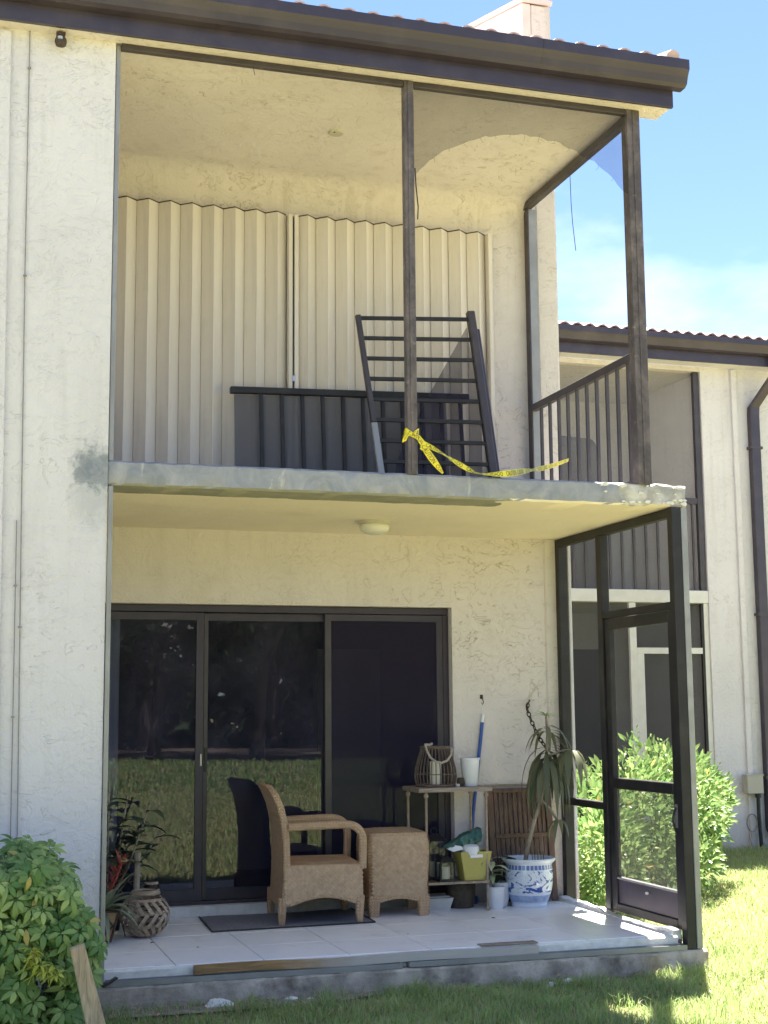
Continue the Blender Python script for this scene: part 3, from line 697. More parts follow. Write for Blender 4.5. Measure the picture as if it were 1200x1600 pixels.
MB().bar(P2(0, 3.322), P2(0, 4.09), .036, .034, (0, 1, 0)).build('stile', M['bronze'], r2_, bevel=.004)
MB().bar(P2(1, 2.752), P2(1, 4.125), .056, .05, (0, 1, 0)).build('stile', M['bronze'], r2_, bevel=.006)
MB().bar(P2(1.045, 2.752)+V((0, .01, 0)), P2(1.045, 4.0)+V((0, .01, 0)), .03, .04, (0, 1, 0)).build('stile_flange', M['gutter'], r2_, bevel=.006)
for i in range(9):
    z = 2.905+i*.1455
    if z > 4.09: z = 4.062
    MB().bar(P2(.01, z), P2(.985, z), .022, .026).build('rung', M['black_metal'], r2_, bevel=.002)
mv = [P2(.96, 4.02), P2(.985, 3.4), P2(.985, 2.76), P2(.05, 2.76), P2(.16, 3.05), P2(.30, 3.25), P2(.55, 3.55)]
MB().add([p+V((0, .025, 0)) for p in mv], [tuple(range(7))]).build('mesh_sheet', M['mesh_dense'], r2_, fixn=False)
fv = [P2(.985, 3.75), P2(1.09, 3.55), P2(1.12, 3.30), P2(1.09, 3.1), P2(1.0, 3.05)]
MB().add([p+V((0, .03+.02*(i % 2), 0)) for i, p in enumerate(fv)], [(0, 1, 2, 3, 4)]).build('loose_mesh_flap', M['mesh_fine'], r2_, fixn=False)

# ------------------------------------------------------------------ caution tape
def text_mesh(txt):
    cu = bpy.data.curves.new('txt', 'FONT'); cu.body = txt; cu.size = 1; cu.resolution_u = 3
    ob = bpy.data.objects.new('txt', cu); COL.objects.link(ob); bpy.context.view_layer.update()
    me = bpy.data.meshes.new_from_object(ob.evaluated_get(bpy.context.evaluated_depsgraph_get()))
    vs = [v.co.copy() for v in me.vertices]; fs = [tuple(p.vertices) for p in me.polygons]
    bpy.data.objects.remove(ob); bpy.data.curves.remove(cu); bpy.data.meshes.remove(me)
    x0 = min(v.x for v in vs); x1 = max(v.x for v in vs); y0 = min(v.y for v in vs); y1 = max(v.y for v in vs)
    return [((v.x-x0), (v.y-y0)/(y1-y0)) for v in vs], fs, x1-x0
TXT = text_mesh('CAUTION  CUIDADO')
def strip_at(path, s):
    """path: list of (centre, half-width vector); s arc length"""
    acc = 0
    for i in range(len(path)-1):
        L_ = (path[i+1][0]-path[i][0]).length
        if s <= acc+L_ or i == len(path)-2:
            t = min(1, max(0, (s-acc)/L_)); return path[i][0].lerp(path[i+1][0], t), path[i][1].lerp(path[i+1][1], t)
        acc += L_
def resample(path, n):
    tot = sum((path[i+1][0]-path[i][0]).length for i in range(len(path)-1)); return [strip_at(path, tot*i/n) for i in range(n+1)], tot
def smoothpath(pts, it=3):
    for _ in range(it):
        q = [pts[0]]
        for i in range(len(pts)-1):
            a, c = pts[i], pts[i+1]; q += [(a[0].lerp(c[0], .25), a[1].lerp(c[1], .25)), (a[0].lerp(c[0], .75), a[1].lerp(c[1], .75))]
        pts = q+[pts[-1]]
    return pts
tp = thing('caution_tape', (1.76, 0, 2.95), 'yellow caution tape tied round the middle balcony post and trailing to the right', 'tape')
def tape(name, pts, lett=.7, start=.0):
    path = smoothpath([(V(a), V(h)) for a, h in pts]); rs, tot = resample(path, 60)
    b = MB()
    for c, h in rs: b.v += [c-h, c+h]
    for i in range(60): b.f.append((2*i, 2*i+2, 2*i+3, 2*i+1))
    o = b.build(name, M['tape'], tp, fixn=False, smooth='all')
    vs, fs, wid = TXT; hh = max(.012, max(h.length for c, h in rs))
    sc = hh*2*lett*1.0; L_ = wid*sc*.85; pos = start
    tb = MB()
    for sgn in (1, -1):
        pos = start
        while pos+.02 < tot:
            vv = []
            for x, y in vs:
                s = pos+x*sc*.85; c, h = strip_at(path, min(s, tot)); c2, _ = strip_at(path, min(s+.004, tot)); c1, _ = strip_at(path, max(0, s-.004))
                nn = (c2-c1).cross(h)
                nn = nn.normalized() if nn.length > 1e-9 else V((0, -1, 0))
                if s > tot: c = c+(c2-c1)*0
                vv.append((c+h*(y-.5)*2*lett+nn*.0012*sgn, s))
            keep = [f for f in fs if max(vv[i][1] for i in f) < tot]
            tb.add([p for p, _ in vv], keep); pos += L_+.03
    tb.build('lettering', M['ink'], o, fixn=False, kind='stuff')
# wrap round the post
W_ = .019
wr = []
for i in range(15):
    a = -math.pi*.5+2*math.pi*1.6*i/14; cx_, cy_ = 1.757, .013
    wr.append(((cx_+.046*math.copysign(abs(math.cos(a))**.6, math.cos(a)), cy_+.046*math.copysign(abs(math.sin(a))**.6, math.sin(a)), 2.975+.022*math.sin(i*1.1)), (.004*math.cos(i), 0, W_+.006*math.sin(i*2))))
tape('tape_wrap', wr)
tape('tape_knot', [((1.79, -.03, 2.955), (.004, 0, .02)), ((1.82, -.045, 2.91), (.018, 0, .008)), ((1.805, -.04, 2.885), (.02, .004, -.004)), ((1.835, -.05, 2.88), (.01, .01, .014))], .6)
tape('tape_tail', [((1.735, -.03, 2.99), (.012, 0, .006)), ((1.705, -.035, 2.955), (.016, 0, .004)), ((1.70, -.03, 2.93), (.012, 0, .006))], .5)
tape('tape_strand', [((1.81, -.045, 2.91), (.017, 0, .006)), ((1.85, -.05, 2.85), (.020, 0, .010)), ((1.89, -.05, 2.80), (.016, 0, .012)), ((1.935, -.035, 2.752), (.005, 0, .004))], .75)
tape('tape_strand', [((1.81, -.045, 2.925), (.008, 0, .012)), ((1.88, -.05, 2.893), (.006, .004, .014)), ((1.95, -.05, 2.856), (.004, .013, .004)), ((2.02, -.05, 2.815), (.008, .002, .015)), ((2.10, -.045, 2.775), (.006, .006, .015)), ((2.17, -.03, 2.758), (.0, .015, .003)), ((2.26, -.02, 2.762), (.0, .006, .014)),
     ((2.38, .01, 2.778), (-.004, 0, .019)), ((2.52, .15, 2.82), (-.003, 0, .019)), ((2.68, .35, 2.87), (0, .012, .006)), ((2.76, .45, 2.895), (-.004, 0, .016)), ((2.95, .68, 2.96), (0, .002, .015)), ((3.26, 1.08, 3.085), (0, .002, .011))], .8, .02)
tape('tape_end', [((3.26, 1.08, 3.085), (0, .002, .010)), ((3.275, 1.10, 3.10), (.004, .004, .012)), ((3.30, 1.12, 3.098), (.004, .004, .008))], .5)

# ------------------------------------------------------------------ patio ceiling lamp
lp = thing('ceiling_lamp', (1.854, 1.08, ZU), 'round white glass dome lamp on the patio ceiling', 'lamp')
MB().lathe([(0, .0), (.104, .0), (.104, -.018), (.098, -.024), (0, -.024)], 32, (1.854, 1.08, ZU)).build('base', M['box'], lp, smooth=True)
MB().lathe([(.092, -.0245), (.100, -.034), (.099, -.050), (.088, -.066), (.066, -.080), (.036, -.089), (0, -.092)], 32, (1.854, 1.08, ZU)).build('dome', M['lamp'], lp, smooth='all')

# ------------------------------------------------------------------ patio screen enclosure (lower right side) and its door
pe = thing('patio_screen_enclosure', (3.48, .9, ZF), 'black screen frame closing the right side of the tiled patio', 'screen enclosure')
MB().box((3.436, -.018, -.036), (3.498, .045, ZU-.004)).build('corner_post', M['black_metal'], pe, bevel=.003)
MB().box((3.500, -.022, -.036), (3.538, .045, ZU-.004)).build('corner_post_face', M['alu'], pe, bevel=.003, label='pale grey outer half of the corner post')
MB().box((3.448, .046, 2.555), (3.502, D-.072, ZU-.003)).build('top_beam', M['black_metal'], pe, bevel=.003)
MB().box((3.448, D-.070, ZF), (3.520, D-.002, ZU-.003)).build('rear_post', M['black_metal'], pe, bevel=.003)
MB().box((3.524, D-.06, ZF), (3.553, D+.012, ZU-.002)).build('wall_bead', M['stucco_out'], pe, bevel=.006)
MB().box((3.444, 1.005, ZF), (3.504, 1.075, 2.554)).build('middle_post', M['black_metal'], pe, bevel=.003)
MB().box((3.452, 1.076, .705), (3.498, D-.071, .755)).build('chair_rail', M['black_metal'], pe, bevel=.003)
MB().box((3.448, .046, 1.985), (3.502, 1.004, 2.03)).build('transom', M['black_metal'], pe, bevel=.003)
MB().add([(3.475, 1.08, .76), (3.475, D-.075, .76), (3.475, D-.075, 2.55), (3.475, 1.08, 2.55)], [(0, 1, 2, 3)]).build('mesh_panel', M['mesh_fine'], pe, fixn=False)
MB().add([(3.475, .05, 2.03), (3.475, 1.0, 2.03), (3.475, 1.0, 2.55), (3.475, .05, 2.55)], [(0, 1, 2, 3)]).build('mesh_panel', M['mesh_fine'], pe, fixn=False)
MB().box((.006, -.012, -.036), (.030, .022, ZU-.006)).build('left_channel', M['alu'], pe, bevel=.003, label='thin grey wall channel at the far left')
sd = thing('screen_door', (3.475, .5, ZF), 'black screen door with kick plate at the right side of the patio', 'door')
MB().box((3.455, .925, .06), (3.495, .998, 1.978)).build('stile', M['black_metal'], sd, bevel=.004)
MB().box((3.455, .052, .06), (3.495, .122, 1.978)).build('stile', M['black_metal'], sd, bevel=.004)
MB().box((3.455, .123, 1.905), (3.495, .924, 1.978)).build('top_rail', M['black_metal'], sd, bevel=.004)
MB().box((3.452, .123, .855), (3.498, .924, .925)).build('middle_rail', M['black_metal'], sd, bevel=.004)
MB().box((3.455, .123, .06), (3.495, .924, .115)).build('bottom_rail', M['black_metal'], sd, bevel=.004)
MB().box((3.468, .123, .116), (3.482, .924, .270)).build('kick_plate', M['bronze_dark'], sd)
MB().box((3.458, .123, .270), (3.492, .924, .284)).build('kick_rail', M['alu'], sd, bevel=.002)
MB().add([(3.475, .12, .284), (3.475, .925, .284), (3.475, .925, .857), (3.475, .12, .857)], [(0, 1, 2, 3)]).build('lower_mesh', M['mesh_pet'], sd, fixn=False)
MB().add([(3.475, .12, .925), (3.475, .925, .925), (3.475, .925, 1.907), (3.475, .12, 1.907)], [(0, 1, 2, 3)]).build('upper_mesh', M['mesh_fine'], sd, fixn=False)
MB().tube(arc((3.452, .085, .78), (3.40, .085, .72), (3.452, .085, .62), 8), .007, 6).build('handle', M['black_metal'], sd, smooth=True)
MB().box((3.449, .072, .66), (3.4545, .10, .80)).build('latch_plate', M['alu'], sd, bevel=.001)
MB().lathe([(0, -.01), (.012, -.006), (.012, .006), (0, .01)], 10, (3.462, .52, .225)).build('knob', M['alu_white'], sd)

# ------------------------------------------------------------------ sliding glass door
gd = thing('sliding_glass_door', (1.3, D+.1, .112), 'three panel dark framed sliding glass door at the back of the patio', 'door')
YD = D+.10
MB().box((-.02, YD-.03, 2.055), (2.634, YD+.07, 2.103)).build('head_frame', M['bronze_dark'], gd, bevel=.003)
MB().box((-.02, YD-.03, .114), (2.634, YD+.07, .135)).build('sill_frame', M['bronze_dark'], gd, bevel=.002)
MB().box((2.592, YD-.03, .136), (2.634, YD+.07, 2.054)).build('jamb', M['bronze_dark'], gd, bevel=.003)
MB().box((-.02, YD-.03, .136), (.0, YD+.07, 2.054)).build('jamb', M['bronze_dark'], gd, bevel=.003)
def panel(x0, x1, y, sw, pane, name='door_panel'):
    fr = MB()
    fr.box((x0, y-.014, .136), (x0+sw, y+.014, 2.05)).box((x1-sw, y-.014, .136), (x1, y+.014, 2.05))
    fr.box((x0+sw, y-.013, .136), (x1-sw, y+.013, .136+sw*1.5)).box((x0+sw, y-.013, 2.05-sw), (x1-sw, y+.013, 2.05))
    f = fr.build(name, M['bronze_dark'], gd)
    MB().add([(x0+sw, y, .136+sw), (x1-sw, y, .136+sw), (x1-sw, y, 2.05-sw), (x0+sw, y, 2.05-sw)], [(0, 1, 2, 3)]).build('glass_pane', pane, f, fixn=False)
    return f
pa = panel(.003, .868, YD-.008, .05, M['glass'])
pb = panel(.842, 1.775, YD+.030, .05, M['glass'])
MB().box((.873, YD-.0, .14), (.903, YD+.014, 2.045)).build('meeting_stile', M['bronze'], pb, bevel=.002)
pc = panel(1.72, 2.590, YD-.012, .045, M['glass'])
MB().add([(1.765, YD-.024, .20), (2.545, YD-.024, .20), (2.545, YD-.024, 2.0), (1.765, YD-.024, 2.0)], [(0, 1, 2, 3)]).build('insect_screen', M['mesh_dense'], pc, fixn=False)
MB().box((1.722, YD-.027, .16), (1.764, YD-.0262, 2.03)).build('screen_stile', M['bronze'], pc)
MB().box((.848, YD-.030, 1.02), (.860, YD-.0225, 1.10)).build('handle', M['steel'], pa, bevel=.002)
MB().box((.880, YD-.006, .98), (.898, YD-.0005, 1.14)).build('handle', M['ink'], pb, bevel=.002)
# room behind the glass
rm = bpy.data.objects.new('x', None); bpy.data.objects.remove(rm)
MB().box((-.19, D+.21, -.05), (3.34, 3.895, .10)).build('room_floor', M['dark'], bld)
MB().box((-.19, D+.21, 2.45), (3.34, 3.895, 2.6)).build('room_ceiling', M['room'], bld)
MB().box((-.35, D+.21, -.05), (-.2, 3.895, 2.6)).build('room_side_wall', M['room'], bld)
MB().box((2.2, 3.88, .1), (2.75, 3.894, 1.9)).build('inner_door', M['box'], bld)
ct = thing('curtain', (.16, D+.28, .12), 'narrow blue grey curtain hanging behind the left glass panel', 'curtain')
b = MB(); n = 16
for i in range(n+1):
    x = .01+.31*i/n; y = D+.225+.02*math.sin(i*1.6); b.v += [V((x, y, .13)), V((x, y, 2.05))]
for i in range(n): b.f.append((2*i, 2*i+2, 2*i+3, 2*i+1))
b.build('cloth', M['curtain'], ct, fixn=False, smooth='all')
# ------------------------------------------------------------------ wicker armchair
def rot_about(o, p, a):
    """rotate everything under an Empty about its own base"""
    o.rotation_euler = (0, 0, a)
ch = thing('wicker_armchair', (1.27, 1.19, ZF), 'honey brown woven wicker armchair facing right on the grey doormat', 'armchair')
W = .585; ox, oy = ORG[ch.name].x, ORG[ch.name].y
def C_(x, y, z): return V((ox+x, oy+y, ZF+z))
# back: curved slab with rounded top corners
prof = [(-.015, .11), (-.006, .20), (0, .36), (-.003, .50), (-.014, .62), (-.040, .73), (-.078, .82), (-.105, .866)]
b = MB(); nY = 12; T = .045
def ycut(z, y0, y1):
    c = .10
    if z < .866-c: return y0, y1
    d = z-(.866-c); s = c-math.sqrt(max(0, c*c-d*d)); return y0+s, y1-s
rows = []
for x, z in prof:
    y0, y1 = ycut(z, -.012, W+.012); rows.append((x, z, y0, y1))
for side in (0, 1):
    for x, z, y0, y1 in rows:
        for j in range(nY+1):
            y = y0+(y1-y0)*j/nY; bow = .018*(1-(2*j/nY-1)**2)
            b.v.append(C_(x-bow+side*T, y, z))
m = nY+1; nr = len(rows); off = nr*m
for i in range(nr-1):
    for j in range(nY):
        b.f.append((i*m+j, i*m+j+1, (i+1)*m+j+1, (i+1)*m+j)); b.f.append((off+i*m+j+1, off+i*m+j, off+(i+1)*m+j, off+(i+1)*m+j+1))
for i in range(nr-1):
    b.f.append((i*m, (i+1)*m, off+(i+1)*m, off+i*m)); b.f.append((i*m+nY, off+i*m+nY, off+(i+1)*m+nY, (i+1)*m+nY))
for j in range(nY):
    b.f.append((j, off+j, off+j+1, j+1)); q = (nr-1)*m; b.f.append((q+j, q+j+1, off+q+j+1, off+q+j))
b.build('backrest', M['wicker'], ch, smooth=True, bevel=.008)
for nm, y0, y1 in (('side_panel', -.012, .022), ('side_panel', W-.022, W+.012)):
    arch = [(.036+.43*i/10, .115+.048*math.sin(math.pi*i/10)) for i in range(11)]
    poly = [(0.0, .12)]+[(-.003, .37), (.505, .37), (.512, .12)]+[(x+.012, z) for x, z in arch[::-1]]
    MB().prism([(ox+x, ZF+z) for x, z in poly], 'y', oy+y0, oy+y1).build(nm, M['wicker'], ch, bevel=.006)
MB().box(C_(.475, .023, .125), C_(.510, W-.023, .365)).build('front_panel', M['wicker'], ch, bevel=.006)
b = MB(); ns = 8
for i in range(ns+1):
    for j in range(ns+1):
        b.v.append(C_(.046+.46*i/ns, .0+W*j/ns, .366+.018*math.sin(math.pi*i/ns)*math.sin(math.pi*j/ns)))
for i in range(ns):
    for j in range(ns): a = i*(ns+1)+j; b.f.append((a, a+ns+1, a+ns+2, a+1))
b.add([C_(.046, 0, .33), C_(.506, 0, .33), C_(.506, W, .33), C_(.046, W, .33)], [(0, 1, 2, 3)])
b.build('seat', M['wicker'], ch, smooth=True)
for x, y in ((-.008, .006), (.488, .006), (-.008, W-.006), (.488, W-.006)):
    b = MB()
    b.tube([C_(x+.004, y, .17), C_(x, y, .06), C_(x-.003 if x < .1 else x+.003, y, .0)], [.031, .026, .020], 8).build('leg', M['wicker'], ch, smooth=True)
for y in (.0, W):
    pts = [C_(.03, y, .605), C_(.15, y, .61), C_(.36, y, .615)]+arc(C_(.40, y, .615), C_(.512, y, .61), C_(.512, y, .50), 8)+[C_(.510, y, .42), C_(.508, y, .34)]
    MB().tube(pts, .026, 8).build('armrest', M['wicker'], ch, smooth=True)
rot_about(ch, None, -.105)

ot = thing('wicker_ottoman', (1.875, 1.325, ZF), 'square woven wicker ottoman table in front of the armchair', 'ottoman')
ox2, oy2 = ORG[ot.name].x, ORG[ot.name].y; S = .405
b = MB(); prof = [(.0, .13), (-.002, .20), (.005, .30), (.009, .40), (.007, .47), (.0, .515), (-.010, .535)]
def O_(x, y, z): return V((ox2+x, oy2+y, ZF+z))
def ringpts(e, z, r=.045, seg=3):
    x0, x1 = -e, S+e; pts = []
    for cx_, cy_, a0 in ((x1-r, x1-r, 0), (x0+r, x1-r, 90), (x0+r, x0+r, 180), (x1-r, x0+r, 270)):
        for i in range(seg+1): a = R(a0+90*i/seg); pts.append(O_(cx_+r*math.cos(a), cy_+r*math.sin(a), z))
    return pts
rg = [ringpts(e, z) for e, z in prof]; m = len(rg[0])
for q in rg: b.v += q
for i in range(len(rg)-1):
    for j in range(m): b.f.append((i*m+j, i*m+(j+1) % m, (i+1)*m+(j+1) % m, (i+1)*m+j))
b.f.append(tuple(range(m))[::-1])
q0 = (len(rg)-1)*m; c0 = len(b.v)
inner = [p.lerp(O_(S/2, S/2, .535), .5)+V((0, 0, .012)) for p in rg[-1]]; b.v += inner; b.v.append(O_(S/2, S/2, .552))
for j in range(m): b.f.append((q0+j, q0+(j+1) % m, c0+(j+1) % m, c0+j)); b.f.append((c0+j, c0+(j+1) % m, c0+m))
b.build('body', M['wicker'], ot, smooth=True)
# arched aprons and legs
for (ax, t0, t1) in (('y', 0, .03), ('y', S-.03, S), ('x', 0, .03), ('x', S-.03, S)):
    lo = .002 if ax == 'y' else .033
    poly = [(lo, .135), (S-lo, .135)]+[(S-lo-.005-(S-2*lo-.01)*i/10, .07+.045*math.sin(math.pi*i/10)) for i in range(11)]
    if ax == 'y': MB().prism([(ox2+u, ZF+z) for u, z in poly], 'y', oy2+t0, oy2+t1).build('apron', M['wicker'], ot)
    else: MB().prism([(oy2+u, ZF+z) for u, z in poly], 'x', ox2+t0, ox2+t1).build('apron', M['wicker'], ot)
for x, y in ((.035, .035), (S-.035, .035), (.035, S-.035), (S-.035, S-.035)):
    MB().add([O_(x-.042, y-.042, .125), O_(x+.042, y-.042, .125), O_(x+.042, y+.042, .125), O_(x-.042, y+.042, .125), O_(x-.032, y-.032, 0), O_(x+.032, y-.032, 0), O_(x+.032, y+.032, 0), O_(x-.032, y+.032, 0)],
             [(0, 1, 2, 3), (7, 6, 5, 4), (0, 4, 5, 1), (1, 5, 6, 2), (2, 6, 7, 3), (3, 7, 4, 0)]).build('leg', M['wicker'], ot, bevel=.008)
def weave(pf, us, vs, inside, parent, name, cell=.027, lift=.0034):
    b = MB(); r = random.Random(len(name)+int(us[1]*100)); nu = int((us[1]-us[0])/cell)+2; nv = int((vs[1]-vs[0])/cell)+2; h = cell*.5
    for i in range(-1, nu):
        for j in range(-1, nv*2):
            u = us[0]+(i+.5*(j % 2))*cell; v = vs[0]+j*h
            if not inside(u, v): continue
            c = V(pf(u, v)); e = .0004
            n = (V(pf(u+.004, v))-V(pf(u-.004, v))).cross(V(pf(u, v+.004))-V(pf(u, v-.004))).normalized()
            if n.dot(c-weave.centre) < 0: n = -n
            t = 1 if (i+j//2) % 2 else -1; q = h*.97; jx = r.uniform(-.0012, .0012)
            P = [V(pf(u-q, v)), V(pf(u, v-q)), V(pf(u+q, v)), V(pf(u, v+q))]
            hi = lift*r.uniform(.7, 1.3); o = len(b.v)
            b.v += [P[0]+n*.0005, P[1]+n*(.0006+(hi*.7 if t > 0 else 0)), P[2]+n*.0005, P[3]+n*(.0006+(hi*.7 if t > 0 else 0)), c+n*hi]
            if t < 0: b.v[o] += n*hi*.7; b.v[o+2] += n*hi*.7
            b.f += [(o, o+1, o+4), (o+1, o+2, o+4), (o+2, o+3, o+4), (o+3, o, o+4)]
    return b.build(name, M['strand'], parent, fixn=True, smooth=False, kind='stuff')
# woven strands over the flat faces of chair and ottoman
def bulge(z): 
    zs = [p[1] for p in oprof]; es = [p[0] for p in oprof]; return float(np.interp(z, zs, es))
oprof = [(.0, .13), (-.002, .20), (.005, .30), (.009, .40), (.007, .47), (.0, .515), (-.010, .535)]
weave.centre = O_(S/2, S/2, .3)
okk = lambda u, v: .022 < u < S-.022 and .135 < v < .515
weave(lambda u, v: O_(u, -bulge(v), v), (0, S), (.13, .52), okk, ot, 'front_weave')
weave(lambda u, v: O_(-bulge(v), u, v), (0, S), (.13, .52), okk, ot, 'left_weave')
weave(lambda u, v: O_(S+bulge(v), u, v), (0, S), (.13, .52), okk, ot, 'right_weave')
weave(lambda u, v: O_(u, v, .552-.02*max(abs(u/S-.5), abs(v/S-.5))**2*4), (0, S), (0, S), lambda u, v: .03 < u < S-.03 and .03 < v < S-.03, ot, 'top_weave')
weave.centre = C_(.25, W/2, .25)
arcz = lambda u: .128+.048*math.sin(math.pi*min(1, max(0, (u-.048)/.43)))
sk_ = lambda u, v: .012 < u < .50 and arcz(u)+.006 < v < .362
weave(lambda u, v: C_(u, -.0125, v), (0, .51), (.11, .37), sk_, ch, 'side_weave')
weave(lambda u, v: C_(u, W+.0125, v), (0, .51), (.11, .37), sk_, ch, 'far_weave')
bx_ = lambda v: float(np.interp(v, [p[1] for p in bprof], [p[0] for p in bprof]))
bprof = [(-.015, .11), (-.006, .20), (0, .36), (-.003, .50), (-.014, .62), (-.040, .73), (-.078, .82), (-.105, .866)]
weave.centre = C_(.25, W/2, .5)
def bk_(u, v):
    y0, y1 = ycut(v, -.012, W+.012); return y0+.012 < u < y1-.012 and .12 < v < .855
weave(lambda u, v: C_(bx_(v)-.0185*(1-(2*min(1, max(0, (u+.012)/(W+.024)))-1)**2)-.001, u, v), (0, W), (.11, .86), bk_, ch, 'back_weave')
rot_about(ot, None, -.09)

mt = thing('doormat', (1.32, 1.4, ZF), 'flat grey rubber doormat under the wicker armchair', 'doormat')
b = MB(); nx, ny = 14, 6
for i in range(nx+1):
    for j in range(ny+1):
        u, w = i/nx, j/ny; b.v.append(V((.80+1.05*u+.03*w-.01*math.sin(u*9)*(w > .9), 1.08+.035*u+.64*w+.012*math.sin(u*7)*w, ZF+.005+.004*max(0, math.sin(u*8+1))*w)))
for i in range(nx):
    for j in range(ny): a = i*(ny+1)+j; b.f.append((a, a+ny+1, a+ny+2, a+1))
b.build('rubber_sheet', M['mat'], mt, smooth='all')
e = [b.v[i*(ny+1)] for i in range(nx+1)]+[b.v[nx*(ny+1)+j] for j in range(1, ny+1)]
MB().tube([p+V((0, 0, .001)) for p in e], .005, 5).build('border', M['ink'], mt)
MB().tube([p+V((0, 0, .001)) for p in [b.v[j] for j in range(ny+1)]], .005, 5).build('border', M['ink'], mt)

# ------------------------------------------------------------------ shelf and what stands on it
sf2 = thing('shelf_rack', (2.51, 1.55, ZF), 'greyed two tier shelf rack with thin metal legs between ottoman and blue pot', 'shelf')
MB().box((2.235, 1.36, .832), (2.765, 1.715, .862)).build('shelf', M['shelf_top'], sf2, bevel=.004)
for x, y in ((2.295, 1.385), (2.725, 1.385), (2.27, 1.695), (2.73, 1.695)):
    lg = MB().tube([(x, y, ZF), (x, y, .83)], .009, 8).build('leg', M['reed'], sf2, smooth=True)
    for z in (.808, .235, .06): MB().lathe([(0, -.016), (.014, -.010), (.017, 0), (.014, .010), (0, .016)], 10, (x, y, z)).build('joint', M['reed'], lg, smooth=True)
MB().box((2.285, 1.372, .226), (2.735, 1.384, .242)).build('shelf_rail', M['reed'], sf2, bevel=.002)
MB().box((2.285, 1.694, .226), (2.735, 1.706, .242)).build('shelf_rail', M['reed'], sf2, bevel=.002)
bs = None
for i in range(13):
    x = 2.30+i*.034
    if bs is None: bs = MB().box((x, 1.384, .228), (x+.014, 1.694, .240)).build('slat', M['reed'], sf2)
    else: piece(bs, sf2, (i*.034, 0, 0))

ln = thing('wicker_lantern', (2.415, 1.53, .863), 'round brown wicker rod lantern with rope handle on the shelf top', 'lantern')
lx, ly, lz = ORG[ln.name]
lpf = [(.125, .0), (.138, .03), (.143, .07), (.138, .12), (.122, .18), (.104, .235), (.096, .268)]
nrod = 30
rsrc = MB().tube([(lx+r, ly, lz+z) for r, z in lpf], .0038, 5).build('rod', M['rod'], ln)
for i in range(1, nrod): piece(rsrc, ln, (0, 0, 0), (0, 0, 2*math.pi*i/nrod))
def ring(c, r, t, n=28, nn=6): return MB().tube([V(c)+V((r*math.cos(2*math.pi*i/n), r*math.sin(2*math.pi*i/n), 0)) for i in range(n+1)], t, nn, False)
for r, z, t in ((.127, .008, .010), (.142, .085, .0035), (.097, .262, .011)): ring((lx, ly, lz+z), r, t).build('hoop', M['rod'], ln, smooth=True)
MB().lathe([(0, .004), (.122, .004), (.122, .014), (0, .014)], 24, (lx, ly, lz)).build('base', M['rod'], ln)
MB().tube([(lx-.085, ly-.045, lz+.262), (lx-.098, ly-.075, lz+.285), (lx-.095, ly-.10, lz+.245), (lx-.08, ly-.125, lz+.20), (lx-.05, ly-.145, lz+.172), (lx-.01, ly-.152, lz+.163), (lx+.035, ly-.145, lz+.178), (lx+.07, ly-.125, lz+.215), (lx+.09, ly-.085, lz+.258)], .008, 7).build('rope_handle', M['rope'], ln, smooth=True)
MB().tube([(lx-.092, ly-.07, lz+.284), (lx-.06, ly-.06, lz+.282), (lx-.04, ly-.05, lz+.29)], .009, 7).build('rope_knot', M['rope'], ln, smooth=True)
MB().lathe([(0, .015), (.040, .015), (.040, .165), (.034, .17), (.02, .164), (0, .162)], 20, (lx, ly, lz)).build('candle', M['wax'], ln, smooth=True)
cu = thing('white_cup', (2.655, 1.50, .863), 'tall plain white plastic cup on the shelf beside the blue pole', 'cup')
MB().lathe([(0, 0), (.050, 0), (.052, .004), (.066, .184), (.068, .188), (.064, .188), (.050, .01), (0, .01)], 28, (2.655, 1.50, .863)).build('shell', M['white_plastic'], cu, smooth=True)
MB().lathe([(.0675, .176), (.0695, .178), (.0695, .188), (.0655, .190)], 28, (2.655, 1.50, .863)).build('rim', M['white_plastic'], cu, smooth=True)
vt = thing('votive_holder', (2.575, 1.47, .863), 'tiny dark glass votive holder between lantern and white cup', 'candle holder')
MB().lathe([(0, 0), (.018, 0), (.026, .018), (.027, .035), (.021, .058), (.018, .058), (.022, .034), (0, .01)], 16, (2.575, 1.47, .863)).build('glass_body', M['iron'], vt, smooth=True)
MB().lathe([(0, .0), (.014, .0), (.014, .018), (0, .018)], 12, (2.548, 1.455, .863)).build('tealight', M['wax'], vt)
br = thing('broom_pole', (2.70, 1.735, ZF), 'bright blue pole with white tip leaning on the wall behind the shelf', 'broom')
MB().tube([(2.70, 1.725, .06), (2.765, 1.742, .65), (2.852, 1.757, 1.29)], .0125, 10).build('pole', M['blue'], br, smooth=True)
MB().tube([(2.852, 1.757, 1.29), (2.858, 1.758, 1.345)], .0115, 10).build('white_tip', M['white_plastic'], br, smooth=True)
MB().box((2.63, 1.70, ZF), (2.78, 1.75, .10)).build('broom_head', M['blue'], br, bevel=.01)

